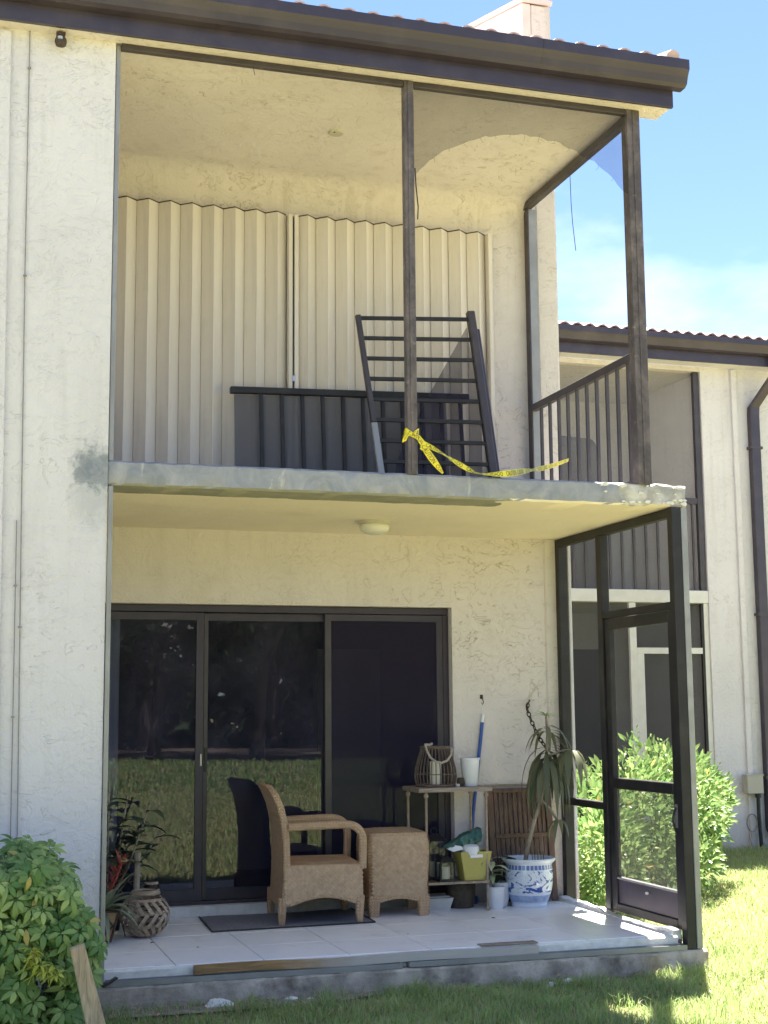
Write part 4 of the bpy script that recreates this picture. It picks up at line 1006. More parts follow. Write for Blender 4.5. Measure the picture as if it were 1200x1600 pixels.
def lantern(loc, w, h, name, label, glassm):
    l = thing(name, loc, label, 'lantern'); x, y, z = loc; t = .012
    MB().box((x-w, y-w, z), (x+w, y+w, z+.015)).build('base', M['black_metal'], l, bevel=.002)
    for sx in (-1, 1):
        for sy in (-1, 1): MB().box((x+sx*(w-t)-t/2*1, y+sy*(w-t)-t/2, z+.015), (x+sx*(w-t)+t/2, y+sy*(w-t)+t/2, z+h)).build('corner_bar', M['black_metal'], l)
    MB().add([(x-w, y-w, z+h), (x+w, y-w, z+h), (x+w, y+w, z+h), (x-w, y+w, z+h), (x-w*.45, y-w*.45, z+h+w*.55), (x+w*.45, y-w*.45, z+h+w*.55), (x+w*.45, y+w*.45, z+h+w*.55), (x-w*.45, y+w*.45, z+h+w*.55)],
             [(0, 3, 2, 1), (4, 5, 6, 7), (0, 1, 5, 4), (1, 2, 6, 5), (2, 3, 7, 6), (3, 0, 4, 7)]).build('roof', M['black_metal'], l, bevel=.002)
    ring((0, 0, 0), .02, .003, 14, 5)
    hd = MB().tube([V((x+.022*math.cos(a), y, z+h+w*.55+.018+.022*math.sin(a))) for a in [2*math.pi*i/14 for i in range(15)]], .003, 5, False); hd.build('ring', M['black_metal'], l)
    for s in (-1, 1): MB().add([(x-w*.85, y+s*w*.9, z+.016), (x+w*.85, y+s*w*.9, z+.016), (x+w*.85, y+s*w*.9, z+h-.002), (x-w*.85, y+s*w*.9, z+h-.002)], [(0, 1, 2, 3)]).build('pane', glassm, l, fixn=False)
    MB().lathe([(0, .015), (.034, .015), (.034, min(.105, h*.75)), (.028, min(.11, h*.78)), (0, min(.108, h*.76))], 16, (x, y, z)).build('candle', M['wax'], l, smooth=True)
    return l
lantern((2.42, 1.60, .243), .075, .255, 'metal_lantern', 'tall dark metal lantern on the lower shelf, behind a smaller one', M['glass_clear'])
lantern((2.445, 1.45, .243), .060, .125, 'metal_lantern', 'small dark metal lantern with a white candle on the lower shelf front', M['glass_clear'])
bn = thing('storage_bin', (2.645, 1.46, .243), 'yellow green tapered plastic bin with handle slot on the lower shelf', 'bin')
bx, by, bz = ORG[bn.name]
b = MB()
def sq(w, d, z): return [V((bx-w, by-d, bz+z)), V((bx+w, by-d, bz+z)), V((bx+w, by+d, bz+z)), V((bx-w, by+d, bz+z))]
b.v = sq(.076, .062, 0)+sq(.112, .085, .19)+sq(.107, .080, .19)+sq(.073, .06, .006)
b.f = [(3, 2, 1, 0)]+[(i, (i+1) % 4, 4+(i+1) % 4, 4+i) for i in range(4)]+[(4+i, 4+(i+1) % 4, 8+(i+1) % 4, 8+i) for i in range(4)]+[(8+i, 8+(i+1) % 4, 12+(i+1) % 4, 12+i) for i in range(4)]+[(12, 13, 14, 15)]
b.build('shell', M['lime'], bn, bevel=.003)
MB().prism([(bx-.046, bz+.150), (bx+.046, bz+.150), (bx+.046, bz+.172), (bx-.046, bz+.172)], 'y', by-.0865, by-.079).build('handle_slot', M['white_plastic'], bn, bevel=.002)
sc_ = thing('white_scrub_brush', (2.63, 1.44, .41), 'white oval scrub brush lying in the yellow green bin', 'brush')
MB().lathe([(0, 0), (.055, .0), (.062, .02), (.058, .05), (.04, .062), (0, .066)], 18, (2.62, 1.425, .415)).build('body', M['white_plastic'], sc_, smooth=True)
MB().box((2.57, 1.39, .40), (2.67, 1.455, .418)).build('bristles', M['wax'], sc_)
gb = thing('plastic_bag', (2.62, 1.46, .46), 'crumpled dark green plastic bag stuffed on top of the yellow green bin', 'bag')
b = MB(); nu, nv = 18, 8
random.seed(3)
for i in range(nu+1):
    u = i/nu; x = 2.455+.245*u; hgt = .012+.085*math.sin(min(1, u*1.05)*math.pi*.55)**1.2
    for j in range(nv):
        a = 2*math.pi*j/nv; rj = 1+random.uniform(-.22, .22)
        b.v.append(V((x+random.uniform(-.004, .004), 1.475+.06*math.cos(a)*rj, .462+.075*u+(hgt*math.sin(a)*.62)*rj)))
for i in range(nu):
    for j in range(nv): b.f.append((i*nv+j, i*nv+(j+1) % nv, (i+1)*nv+(j+1) % nv, (i+1)*nv+j))
b.f += [tuple(range(nv))[::-1], tuple(nu*nv+j for j in range(nv))]
b.build('film', M['green_bag'], gb, smooth=True)
MB().add([(2.45, 1.43, .455), (2.49, 1.40, .435), (2.56, 1.395, .45), (2.55, 1.41, .47), (2.50, 1.42, .478)], [(0, 1, 2, 3, 4)]).build('white_corner', M['white_plastic'], gb, fixn=False)
tray = thing('white_tray', (2.42, 1.6, ZF), 'low pale tray with a rim on the floor under the shelf', 'tray')
b = MB(); b.lathe([(0, 0), (.10, 0), (.125, .075), (.128, .078), (.121, .078), (.098, .008), (0, .008)], 4, (0, 0, 0)); 
b.v = [Matrix.Rotation(R(45), 3, 'Z') @ p*1 for p in b.v]; b.v = [V((p.x*1.15+2.42, p.y*.9+1.58, p.z+ZF)) for p in b.v]
b.build('shell', M['alu_white'], tray); MB().box((2.335, 1.52, ZF+.0782), (2.505, 1.64, ZF+.088)).build('lid', M['alu_white'], tray, bevel=.003)
pl_ = thing('planter_bag', (2.62, 1.62, ZF), 'dark brown cloth covered planter on the floor under the shelf', 'planter')
MB().lathe([(0, 0), (.085, 0), (.098, .06), (.104, .155), (.095, .16), (.085, .14), (0, .13)], 18, (2.61, 1.60, ZF)).build('cloth', M['burlap'], pl_, smooth=True)
MB().lathe([(0, .128), (.088, .132)], 16, (2.61, 1.60, ZF)).build('soil_surface', M['soil'], pl_)

# bamboo shutter leaning on the wall
bp = thing('bamboo_panel', (3.11, 1.7, ZF), 'dark brown slatted bamboo panel leaning on the wall behind the pots', 'panel')
def B_(x, y, z): return V((x, 1.755-.10*(1-(z-.06)/.78)+y, z))
for x in (2.89, 3.335): MB().bar(B_(x, 0, .05), B_(x, 0, .835), .045, .03, (0, 1, 0)).build('frame_stile', M['dark_slat'], bp, bevel=.003)
for z in (.075, .50, .81): MB().bar(B_(2.913, -.004, z), B_(3.312, -.004, z), .03, .030).build('frame_rail', M['dark_slat'], bp, bevel=.003)
ss = None
for i in range(11):
    x = 2.935+i*.0358
    MB().bar(B_(x, .0, .09), B_(x, .0, .797), .026, .012, (0, 1, 0)).build('slat', M['dark_slat'], bp, bevel=.002)
MB().box((2.86, 1.7555, .838), (3.40, D-.002, .853)).build('top_cap', M['shelf_top'], bp, bevel=.003)

# blue and white pot with the drooping dracaena
pot = thing('porcelain_pot', (3.075, 1.50, ZF), 'large blue and white porcelain pot in the right back corner of the patio', 'pot')
px, py, pz = ORG[pot.name]
MB().lathe([(0, 0), (.122, 0), (.126, .012), (.122, .024), (.136, .05), (.156, .11), (.165, .17), (.166, .23), (.161, .27), (.160, .285), (.182, .305), (.187, .316), (.182, .324), (.165, .318), (.150, .29), (.148, .27)], 40, (px, py, pz)).build('shell', M['porcelain'], pot, smooth=True)
MB().lathe([(.15, .265), (.08, .272), (0, .276)], 20, (px, py, pz)).build('soil_surface', M['soil'], pot)
rng2 = random.Random(11)
dr = thing('dracaena_plant', (3.05, 1.5, ZF+.27), 'tall bare stemmed plant with long drooping dark leaves in the porcelain pot', 'plant')
def dl(o, base, d, ln_, w, droop, m): MB().leaf(base, d, (0, 0, 1), ln_, w, droop, 7, .3, .15).build('leaf', m, o, fixn=False, smooth='all')
MB().tube([(3.04, 1.49, .31), (3.065, 1.48, .45), (3.105, 1.47, .60), (3.165, 1.46, .78), (3.20, 1.47, .92), (3.225, 1.49, 1.08)], [.017, .016, .015, .014, .014, .013], 8).build('stem', M['bark'], dr, smooth=True)
MB().tube([(3.165, 1.46, .76), (3.21, 1.43, .70), (3.27, 1.42, .61)], .010, 7).build('stem', M['bark'], dr, smooth=True)
MB().tube([(3.225, 1.49, 1.06), (3.235, 1.49, 1.2), (3.232, 1.50, 1.33)], [.012, .010, .008], 7).build('stem', M['bark'], dr, smooth=True)
for i in range(17):
    a = 2*math.pi*i/17+rng2.uniform(-.15, .15); z = 1.06+rng2.uniform(-.05, .06)
    dl(dr, (3.222, 1.485, z), (math.cos(a)*.8, math.sin(a)*.55-.12, .12+rng2.uniform(-.2, .3)), rng2.uniform(.38, .52), rng2.uniform(.042, .062), rng2.uniform(4.6, 6.2), M['leaf_drac'])
for i in range(8):
    a = rng2.uniform(-.5, .35)
    dl(dr, (3.24, 1.47, 1.10+.02*i), (math.cos(a), math.sin(a)-.15, .35), rng2.uniform(.36, .46), rng2.uniform(.026, .04), rng2.uniform(2.6, 3.8), M['leaf_drac'])
for i in range(11):
    a = 2*math.pi*i/11
    dl(dr, (3.232, 1.50, 1.33), (math.cos(a), math.sin(a)*.7, rng2.uniform(.15, .8)), rng2.uniform(.09, .15), .014, rng2.uniform(.3, 1.0), M['leaf_shrub'])
for i in range(9):
    a = 2*math.pi*i/9+.3
    dl(dr, (3.234, 1.49, 1.20+.008*i), (math.cos(a), math.sin(a)*.7, .5), rng2.uniform(.20, .32), rng2.uniform(.022, .034), rng2.uniform(2.2, 3.6), M['leaf_drac'])
MB().tube([(3.225, 1.49, 1.05), (3.30, 1.42, 1.09), (3.36, 1.38, 1.10)], [.009, .008, .006], 7).build('stem', M['bark'], dr, smooth=True)
for i in range(9):
    a = 2*math.pi*i/9
    dl(dr, (3.36+.01*math.cos(a), 1.38, 1.10), (math.cos(a)*.6, math.sin(a)*.5, .15), rng2.uniform(.24, .36), rng2.uniform(.045, .062), rng2.uniform(4.5, 6), M['leaf_drac'])
for i in range(6):
    a = 2*math.pi*i/6
    dl(dr, (3.27, 1.42, .62), (math.cos(a)*.7, math.sin(a)*.5, .3), rng2.uniform(.14, .22), .035, rng2.uniform(3, 5), M['leaf_drac'])
st = MB()
for i in range(5): x = 3.09+i*.02; st.tube([(x, 1.46, .31), (x+rng2.uniform(-.01, .01), 1.46, .41)], .003, 5)
st.build('stubs', M['iron'], dr)
chn = thing('hanging_chain', (3.16, D, 1.40), 'rusty chain running from a wall hook down to the drooping plant', 'chain')
cpts = [V((3.20, 1.745, 1.42)), V((3.185, 1.72, 1.375)), V((3.195, 1.68, 1.30)), V((3.212, 1.63, 1.22)), V((3.230, 1.58, 1.15)), V((3.255, 1.53, 1.10))]
MB().tube([(3.225, D, 1.445), (3.22, D-.02, 1.44), (3.20, D-.035, 1.425), (3.185, D-.04, 1.405), (3.195, D-.04, 1.39)], .005, 6).build('hook', M['chain'], chn, smooth=True)
ls = None; tot = sum((cpts[i+1]-cpts[i]).length for i in range(5)); nl = 11
for i in range(nl):
    c, _ = strip_at([(p, V((0, 0, 0))) for p in cpts], tot*(i+.5)/nl); c2, _ = strip_at([(p, V((0, 0, 0))) for p in cpts], tot*min(1, (i+.9)/nl))
    dv = (c2-c).normalized()
    if ls is None:
        lb = MB(); lb.tube([V((.0125*math.sin(a), 0, .0235*math.cos(a))) for a in [2*math.pi*q/12 for q in range(13)]], .0042, 5, False)
        ls = lb.build('link', M['chain'], None); ls.parent = chn; ls.location = c-ORG[chn.name]
        ob = ls
    else: ob = piece(ls, chn, c-ORG[chn.name])
    ob.rotation_euler = (dv.to_track_quat('Z', 'Y') @ Matrix.Rotation(R(90*(i % 2)+20), 4, 'Z').to_quaternion()).to_euler()
hk = thing('wall_hook', (2.853, D, 1.45), 'small dark metal hook on the cream wall above the blue pole', 'hook')
MB().box((2.842, D-.006, 1.455), (2.864, D, 1.485)).build('plate', M['iron'], hk, bevel=.001)
MB().tube([(2.853, D-.006, 1.47), (2.853, D-.022, 1.455), (2.860, D-.026, 1.43), (2.853, D-.024, 1.415), (2.845, D-.022, 1.43)], .003, 6).build('hook_wire', M['chain'], hk)
sc0 = thing('wall_crack', (3.40, D-.002, 1.5), 'peeling crack line in the plaster beside the rear screen post', 'crack') if False else None

# small white pots
def pot_small(loc, s, label):
    p = thing('flower_pot', loc, label, 'pot', 'small white flower pots'); x, y, z = loc
    MB().lathe([(0, 0), (.048*s, 0), (.058*s, .04*s), (.064*s, .128*s), (.066*s, .146*s), (.061*s, .146*s), (.056*s, .11*s), (0, .11*s)], 22, loc).build('shell', M['white_plastic'], p, smooth=True)
    MB().lathe([(0, .113*s), (.057*s, .111*s)], 16, loc).build('soil_surface', M['soil'], p)
    return p
pot_small((2.812, 1.46, ZF), 1.0, 'small white pot with variegated plant, foremost beside the shelf leg')
pot_small((2.872, 1.545, ZF), 1.12, 'small white pot half hidden behind the foremost white pot')
vp = thing('variegated_plant', (2.80, 1.47, .155), 'spindly plant with pale streaked leaves in the foremost white pot', 'plant')
MB().tube([(2.80, 1.47, .155), (2.79, 1.465, .27), (2.785, 1.46, .38)], [.009, .008, .006], 7).build('stem', M['bark'], vp, smooth=True)
for i in range(13):
    a = rng2.uniform(0, 2*math.pi); z = .24+.16*i/13
    MB().leaf((2.788, 1.463, z), (math.cos(a), math.sin(a)*.8, .5), (0, 0, 1), rng2.uniform(.11, .17), rng2.uniform(.036, .055), rng2.uniform(.8, 2), 5).build('leaf', M['leaf_var'], vp, fixn=False, smooth='all')
dk = thing('dark_leaf_plant', (2.90, 1.56, .16), 'low plant with broad dark leaves between shelf and porcelain pot', 'plant')
MB().tube([(2.885, 1.55, .16), (2.895, 1.555, .25), (2.91, 1.56, .36)], .006, 6).build('stem', M['bark'], dk)
for i in range(11):
    a = rng2.uniform(0, 2*math.pi); z = .22+.16*i/11
    MB().leaf((2.90, 1.557, z), (math.cos(a), math.sin(a)*.6, .4), (0, 0, 1), rng2.uniform(.10, .15), rng2.uniform(.06, .09), rng2.uniform(.6, 1.6), 5).build('leaf', M['leaf_dark'], dk, fixn=False, smooth='all')

# ------------------------------------------------------------------ left corner of the patio
cp_ = thing('cachepot', (.105, .92, ZF), 'tan pot in a scrolled brown metal holder in the left corner', 'pot')
x, y, z = ORG[cp_.name]
b = MB(); b.v = [V((x+sx*w, y+sy*w, z+h)) for w, h in ((.055, .015), (.095, .185)) for sx, sy in ((-1, -1), (1, -1), (1, 1), (-1, 1))]
b.f = [(0, 3, 2, 1), (4, 5, 6, 7)]+[(i, (i+1) % 4, 4+(i+1) % 4, 4+i) for i in range(4)]; b.build('shell', M['ochre'], cp_, bevel=.006)
for i in range(4):
    a = R(90*i); mtx = Matrix.Translation((x, y, z)) @ Matrix.Rotation(a, 4, 'Z')
    f = lambda u, h: mtx @ V((u*(.055+.04*h/.17), -(.060+.04*h/.17), .015+h))
    MB().tube([f(-1, 0), f(-1, .17), f(1, .17), f(1, 0), f(-1, 0)], .006, 5).build('frame', M['iron'], cp_)
    s = MB()
    for sx in (-1, 1):
        for h0, sg in ((.055, 1), (.125, -1)):
            s.tube([f(sx*(.12+.32*(1-t/14)*abs(math.cos(t*.5))+.1), h0+sg*.035*(1-t/16)*math.sin(t*.62)) for t in range(13)], .0042, 5)
            s.tube([f(sx*.08, h0-.03), f(sx*.45, h0), f(sx*.9, h0+.035*sg)], .0042, 5)
    s.build('scrollwork', M['iron'], cp_)
bm_ = thing('bromeliad', (.115, .92, .22), 'red bracted bromeliad with arching grey green leaves in the scrolled pot', 'plant')
for i in range(30):
    a = 2*math.pi*i*.381966; t = i/30
    MB().leaf((.115+.012*math.cos(a), .92+.012*math.sin(a), .215), (math.cos(a), math.sin(a), .45+1.5*t), (0, 0, 1), rng2.uniform(.26, .40), rng2.uniform(.034, .046), rng2.uniform(1.2, 2.6)*(1.1-.5*t), 7, .45, .0).build('leaf', M['leaf_brom'], bm_, fixn=False, smooth='all')
MB().tube([(.115, .92, .22), (.15, .915, .32), (.19, .91, .40), (.225, .905, .50)], .006, 6).build('stalk', M['bract'], bm_)
for i in range(26):
    t = i/26; bx_ = V((.15, .915, .34)).lerp(V((.235, .905, .54)), t); a = 2*math.pi*i*.382
    MB().leaf(bx_, (math.cos(a)*.8+.2, math.sin(a)*.8, .75), (0, 0, 1), rng2.uniform(.06, .10), .016, rng2.uniform(-.2, .9), 4, .4).build('bract', M['bract'], bm_, fixn=False)
bk = thing('woven_basket', (.385, 1.06, ZF), 'round grey open weave reed basket on the tiles at the left', 'basket')
x, y, z = ORG[bk.name]; Rb = .148
def sph(a, p, r=Rb): return V((x+r*math.cos(p)*math.cos(a), y+r*math.cos(p)*math.sin(a), z+.133+.135*r/Rb*math.sin(p)))
def band(pts, w, nrm_c=None):
    b = MB(); c0 = V((x, y, z+.13))
    for i, p in enumerate(pts):
        d = (pts[min(i+1, len(pts)-1)]-pts[max(i-1, 0)]).normalized(); nn = (p-c0).normalized(); s_ = d.cross(nn).normalized()
        b.v += [p-s_*w/2, p+s_*w/2, p+s_*w/2-nn*.003, p-s_*w/2-nn*.003]
    for i in range(len(pts)-1):
        for j in range(4): b.f.append((i*4+j, (i+1)*4+j, (i+1)*4+(j+1) % 4, i*4+(j+1) % 4))
    return b
# zig-zag slanted staves between hoops, as in an open chevron weave
lat = [-60, -27, 6, 42]
for li in range(len(lat)-1):
    sr = None
    for i in range(16):
        a0 = 2*math.pi*(i+.5*(li % 2))/16; sl = (.19 if li % 2 else -.19)
        if sr is None:
            a00 = a0; pts = [sph(a0+sl*(t/4-.5)*2, R(lat[li]+(lat[li+1]-lat[li])*t/4), Rb+.003) for t in range(5)]
            sr = band(pts, .022).build('stave', M['reed'], bk)
        else: piece(sr, bk, (0, 0, 0), (0, 0, a0-a00))
for q, p in enumerate(lat):
    band([sph(2*math.pi*i/40, R(p), Rb-.003) for i in range(41)], .016 if 0 < q < 3 else .02).build('hoop', M['reed'], bk)
for i in range(3): ring((x, y, z+.255+i*.006), .085-.006*i, .008, 24).build('rim', M['reed'], bk, smooth=True)
MB().lathe([(0, .004), (.06, .004), (.068, .012), (0, .012)], 18, (x, y, z)).build('base', M['reed'], bk)
zb = thing('striped_vase', (.46, 1.33, ZF), 'dark vase ringed with thin pale stripes behind the reed basket', 'vase')
for i in range(14):
    h = i*.021; r = .078*(1-.55*(i/14)**2.2)
    MB().lathe([(r-.004, h), (r+.002, h+.004), (r+.002, h+.013), (r-.004, h+.0175)], 20, (.46, 1.33, ZF)).build('ring', M['reed'] if i % 2 else M['ink'], zb, smooth=True)
MB().lathe([(0, 0), (.072, 0), (.072, .03), (.03, .29), (0, .29)], 16, (.46, 1.33, ZF)).build('core', M['ink'], zb)
MB().tube([(.36, 1.30, .06), (.37, 1.30, .52)], .02, 8).build('wooden_dowel', M['bark'], zb)
rb = thing('rubber_plant', (.22, 1.45, ZF), 'dark plant with broad oval leaves in the left corner by the glass', 'plant')
MB().lathe([(0, 0), (.08, 0), (.10, .17), (.09, .17), (0, .15)], 18, (.20, 1.42, ZF)).build('pot', M['ink'], rb, smooth=True)
for sx, sy, h in ((.0, 0, .95), (.12, .03, .86), (.26, .02, .80), (.20, -.06, .66), (.32, .04, .62)):
    MB().tube([(.20, 1.42, .19), (.20+sx*.6, 1.42+sy, .19+(h-.19)*.5), (.20+sx, 1.42+sy, h)], .006, 6).build('stem', M['bark'], rb)
    for i in range(10):
        t = .2+.8*i/10; a = i*2.4+sx*9
        MB().leaf((.20+sx*t, 1.42+sy*t, .19+(h-.19)*t), (math.cos(a), math.sin(a)*.8, .45), (0, 0, 1), rng2.uniform(.16, .22), rng2.uniform(.07, .10), rng2.uniform(.5, 1.3), 6, .2, .2).build('leaf', M['leaf_dark'], rb, fixn=False, smooth='all')
# crumbs on the tiles
for (a, c) in (((.395, .80), .012), ((.62, .55), .009), ((2.62, 1.02), .014), ((1.9, .6), .006), ((.53, 1.42), .016)):
    t = thing('dead_leaf', (a[0], a[1], ZF), {0: 'dry brown leaf scrap on the white tiles below the reed basket', 1: 'small brown scrap on the white tiles behind the pine board', 2: 'dry curled leaf on the white tiles in front of the shelf', 3: 'tiny speck of dirt on the tiles before the ottoman', 4: 'dry leaf beside the reed basket near the door curb'}[[.012, .009, .014, .006, .016].index(c)], 'leaf')
    MB().leaf((a[0]-c, a[1], ZF+.003), (1, .4, .12), (0, 0, 1), c*2.4, c*1.1, .3, 4, .8).build('blade', M['debris'], t, fixn=False)

# ------------------------------------------------------------------ left foreground: shrub and plank
pk = thing('leaning_plank', (-.1, -1.23, ZG), 'weathered wooden plank leaning out of the left shrub', 'plank')
MB().add([(-.252, -1.19, .35), (-.190, -1.19, .37), (-.190, -1.165, .375), (-.252, -1.165, .355), (-.113, -1.26, ZG-.1), (-.012, -1.26, ZG-.1), (-.012, -1.225, ZG-.1), (-.113, -1.225, ZG-.1)],
         [(0, 1, 2, 3), (7, 6, 5, 4), (0, 4, 5, 1), (1, 5, 6, 2), (2, 6, 7, 3), (3, 7, 4, 0)]).build('plank', M['plank'], pk, bevel=.004)
def palmate(n, ln_, w, r):
    b = MB()
    for i in range(n):
        a = 2*math.pi*i/n+r.uniform(-.12, .12)
        b.leaf((0.012*math.cos(a), .012*math.sin(a), 0), (math.cos(a), math.sin(a), .12+r.uniform(-.15, .15)), (0, 0, 1), ln_*r.uniform(.75, 1.1), w*r.uniform(.85, 1.1), r.uniform(.7, 1.4), 4, .3, .25)
    b.tube([(0, 0, 0), (.005, 0, -.05), (.0, .01, -.10)], .002, 4, False)
    return b
r_ = random.Random(5)
shb = thing('schefflera_shrub', (-.45, -.75, ZG), 'bushy green shrub with fingered leaves at the foot of the left wall', 'shrub')
base = ORG[shb.name]
protos = []
for q in range(5):
    b = palmate(r_.choice((6, 7, 8)), .078, .030, r_); b.v = [p for p in b.v]
    me = bpy.data.meshes.new('leaf'); me.from_pydata(b.v, [], b.f); me.materials.append(M['leaf_shrub']); me.polygons.foreach_set('use_smooth', [True]*len(me.polygons)); protos.append(me)
def in_shrub():
    while True:
        p = V((r_.uniform(-1.02, -.10), r_.uniform(-1.12, -.16), r_.uniform(-.12, .90)))
        # lumpy outline: widest at mid height, top sloping gently
        top = .675+.075*math.sin(p.x*11)+.05*math.sin(p.y*9+1)-.25*max(0, p.x+.30)
        if p.z > top: continue
        side = -.16-.06*math.sin(p.z*9+p.y*4)-.10*max(0, p.z-.45)
        if p.x > side: continue
        depth = min(top-p.z, side-p.x, p.y+1.12)
        if depth < .16 or r_.random() < .12: return p, depth
for i in range(300):
    p, d_ = in_shrub()
    o = bpy.data.objects.new('leaf', protos[i % 5]); COL.objects.link(o); o.parent = shb; o.location = p-base
    out_ = V((p.x+.5+r_.uniform(-.35, .35), p.y+.25+r_.uniform(-.35, .35), .55)).normalized()
    o.rotation_euler = (out_.to_track_quat('Z', 'Y') @ Matrix.Rotation(r_.uniform(0, 6.3), 4, 'Z').to_quaternion()).to_euler(); s = r_.uniform(.55, 1.1); o.scale = (s, s, s)
b = MB()
for i in range(900):
    p, d_ = in_shrub(); mm = protos[i % 5]; q = (V((p.x+.5+r_.uniform(-.4, .4), p.y+.25, .5))).normalized().to_track_quat('Z', 'Y') @ Matrix.Rotation(r_.uniform(0, 6.3), 4, 'Z').to_quaternion()
    b.add([q @ v.co*.95+p for v in mm.vertices], [tuple(f.vertices) for f in mm.polygons])
b.build('foliage', M['leaf_shrub'], shb, fixn=False, smooth='all', kind='stuff')
for i in range(16):
    x0, y0 = -.45+r_.uniform(-.3, .3), -.6+r_.uniform(-.25, .25)
    tx, ty, tz = x0+r_.uniform(-.3, .3), y0+r_.uniform(-.35, .2), r_.uniform(.35, .72)
    MB().tube(arc((x0, y0, ZG-.02), (x0, y0, .2), (min(tx, -.18), ty, tz), 6), [.011, .010, .009, .008, .006, .005, .004], 6).build('stem', M['bark'], shb, smooth=True)
yl = bpy.data.meshes.new('sun_tint_leaf'); b = palmate(7, .062, .022, r_); yl.from_pydata(b.v, [], b.f); yl.materials.append(M['leaf_sun_tint'])  # yellow leaves stand in for a patch of sun on the shrub
for i in range(9):
    o = bpy.data.objects.new('sun_tint_leaf', yl); COL.objects.link(o); o.parent = shb; o.location = V((-.335+r_.uniform(-.10, .09), -1.14+r_.uniform(-.03, .02), .30+r_.uniform(-.07, .05)))-base
    o.rotation_euler = (r_.uniform(.2, .8), r_.uniform(-.3, .5), r_.uniform(0, 6)); o['label'] = 'leaf tinted yellow as if sunlit'; s_ = r_.uniform(.7, 1); o.scale = (s_,)*3

# ------------------------------------------------------------------ bush beside the enclosure
bu = thing('sunlit_bush', (5.0, 3.2, ZG), 'large glossy green bush in full sun outside the screen door', 'bush')
bb = ORG[bu.name]
def in_bush():
    lumps = ((4.50, 3.0, .44, .55, .70, .50), (4.95, 3.2, .52, .48, .7, .54), (5.28, 3.45, .56, .40, .55, .44), (5.55, 3.65, .50, .31, .42, .38), (4.15, 2.7, .28, .30, .55, .48), (3.98, 2.2, .22, .2, .4, .36), (4.75, 3.0, .10, .55, .6, .26))
    while True:
        c = r_.choice(lumps); d = V((r_.gauss(0, 1), r_.gauss(0, 1), r_.gauss(0, 1))).normalized()
        rad = r_.uniform(.80, 1.06)*(1+.14*math.sin(d.x*5+c[0]*7)*math.sin(d.z*4+c[1])); p = V((c[0]+d.x*c[3]*rad, c[1]+d.y*c[4]*rad, c[2]+d.z*c[5]*rad))
        if p.z > ZG+.03 and p.x > 3.62: return p, d
def leafset(b, p, d, s, n):
    for i in range(n):
        a = V((r_.gauss(0, 1), r_.gauss(0, 1), r_.gauss(.3, 1))).normalized(); dd = (d*1.0+a*.9+V((0, 0, .35))).normalized()
        b.leaf(p+a*s*.45, dd, (a.y, -a.x, .6), s*r_.uniform(.7, 1.25), s*r_.uniform(.38, .52), r_.uniform(.2, .9), 3, .3, .2)
b = MB()
for i in range(2700):
    p, d = in_bush(); leafset(b, p, d, r_.uniform(.04, .10), r_.choice((2, 3, 4, 5)))
for i in range(170):   # upright young shoots on top
    p, d = in_bush()
    if p.z < .58 or d.z < .1: continue
    tilt = V((r_.uniform(-.3, .3), r_.uniform(-.3, .3), 1)); ht = r_.uniform(.02, .05)
    for q in range(5): leafset(b, p+tilt*ht*q, tilt, .062-.006*q, 2)
b.build('foliage', M['leaf_bush'], bu, fixn=False, smooth='all', kind='stuff')
for i in range(14):
    x0, y0 = 4.8+r_.uniform(-.4, .3), 3.1+r_.uniform(-.3, .3); p, d = in_bush(); p = V((4.85, 3.15, .25)).lerp(p, .62)
    MB().tube(arc((x0, y0, ZG-.03), (x0, y0, .3), p, 6), [.016, .014, .012, .010, .008, .006, .004], 6).build('stem', M['bark'], bu, smooth=True)

# ------------------------------------------------------------------ neighbouring building
NY = 6.2
nb = thing('neighbour_building', (7.5, NY, ZG), 'matching cream two storey building set back at the right, with screened balcony', 'building')
XR = 7.315
MB().box((XR, NY, ZG-.3), (13, NY+.25, 5.235)).build('front_wall', M['stucco_far'], nb)
MB().box((3.9, NY, ZG-.3), (4.2, NY+2.6, 5.235)).build('side_wall', M['stucco_far'], nb)
MB().box((XR, NY+.25, ZG-.3), (XR+.2, NY+1.8, 5.235)).build('side_wall', M['stucco_far'], nb)
MB().prism([(4.2, ZG-.3), (4.6, ZG-.3), (4.6, 2.1), (7.0, 2.1), (7.0, ZG-.3), (XR, ZG-.3), (XR, 5.235), (4.2, 5.235)], 'y', NY+1.8, NY+2.0).build('rear_wall', M['stucco_far'], nb)
MB().box((4.2, NY, 2.535), (XR-.002, NY+1.79, 2.675)).build('balcony_slab', M['alu_white'], nb, bevel=.006)
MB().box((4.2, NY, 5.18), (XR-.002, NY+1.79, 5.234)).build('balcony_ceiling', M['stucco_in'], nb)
MB().box((4.2, NY, ZG-.3), (XR-.002, NY+1.79, -.02)).build('patio_slab', M['concrete'], nb)
MB().box((4.6, NY+1.86, ZG), (7.0, NY+1.90, 2.1)).build('dark_glass_door', M['dark'], nb)
MB().box((3.9, NY-.235, 5.236), (13, NY-.0, 5.262)).build('soffit', M['stucco_far'], nb)
MB().box((3.9, NY-.26, 5.225), (13, NY-.236, 5.43)).build('fascia', M['gutter'], nb)
MB().prism([(NY-.26+y+.13, z+.065) for y, z in gp], 'x', 3.9, 13).build('gutter', M['gutter'], nb)
nroof = MB().prism([(NY-.3, 5.50), (NY+9, 5.50+9.3*RS), (NY+9, 5.46+9.3*RS), (NY-.3, 5.46)], 'x', 3.9, 13).build('roof', M['terracotta'], nb)
ts = None
for i in range(30):
    x = 4.75+i*PITCH; loc = V((x, NY-.32, 5.500))-ORG[nb.name]
    if ts is None:
        ts = tile_bm(.135, .052, 1.2).build('roof_tile', M['terracotta'], None, smooth=True); ts.parent = nroof; ts.location = loc
    else: piece(ts, nroof, loc)
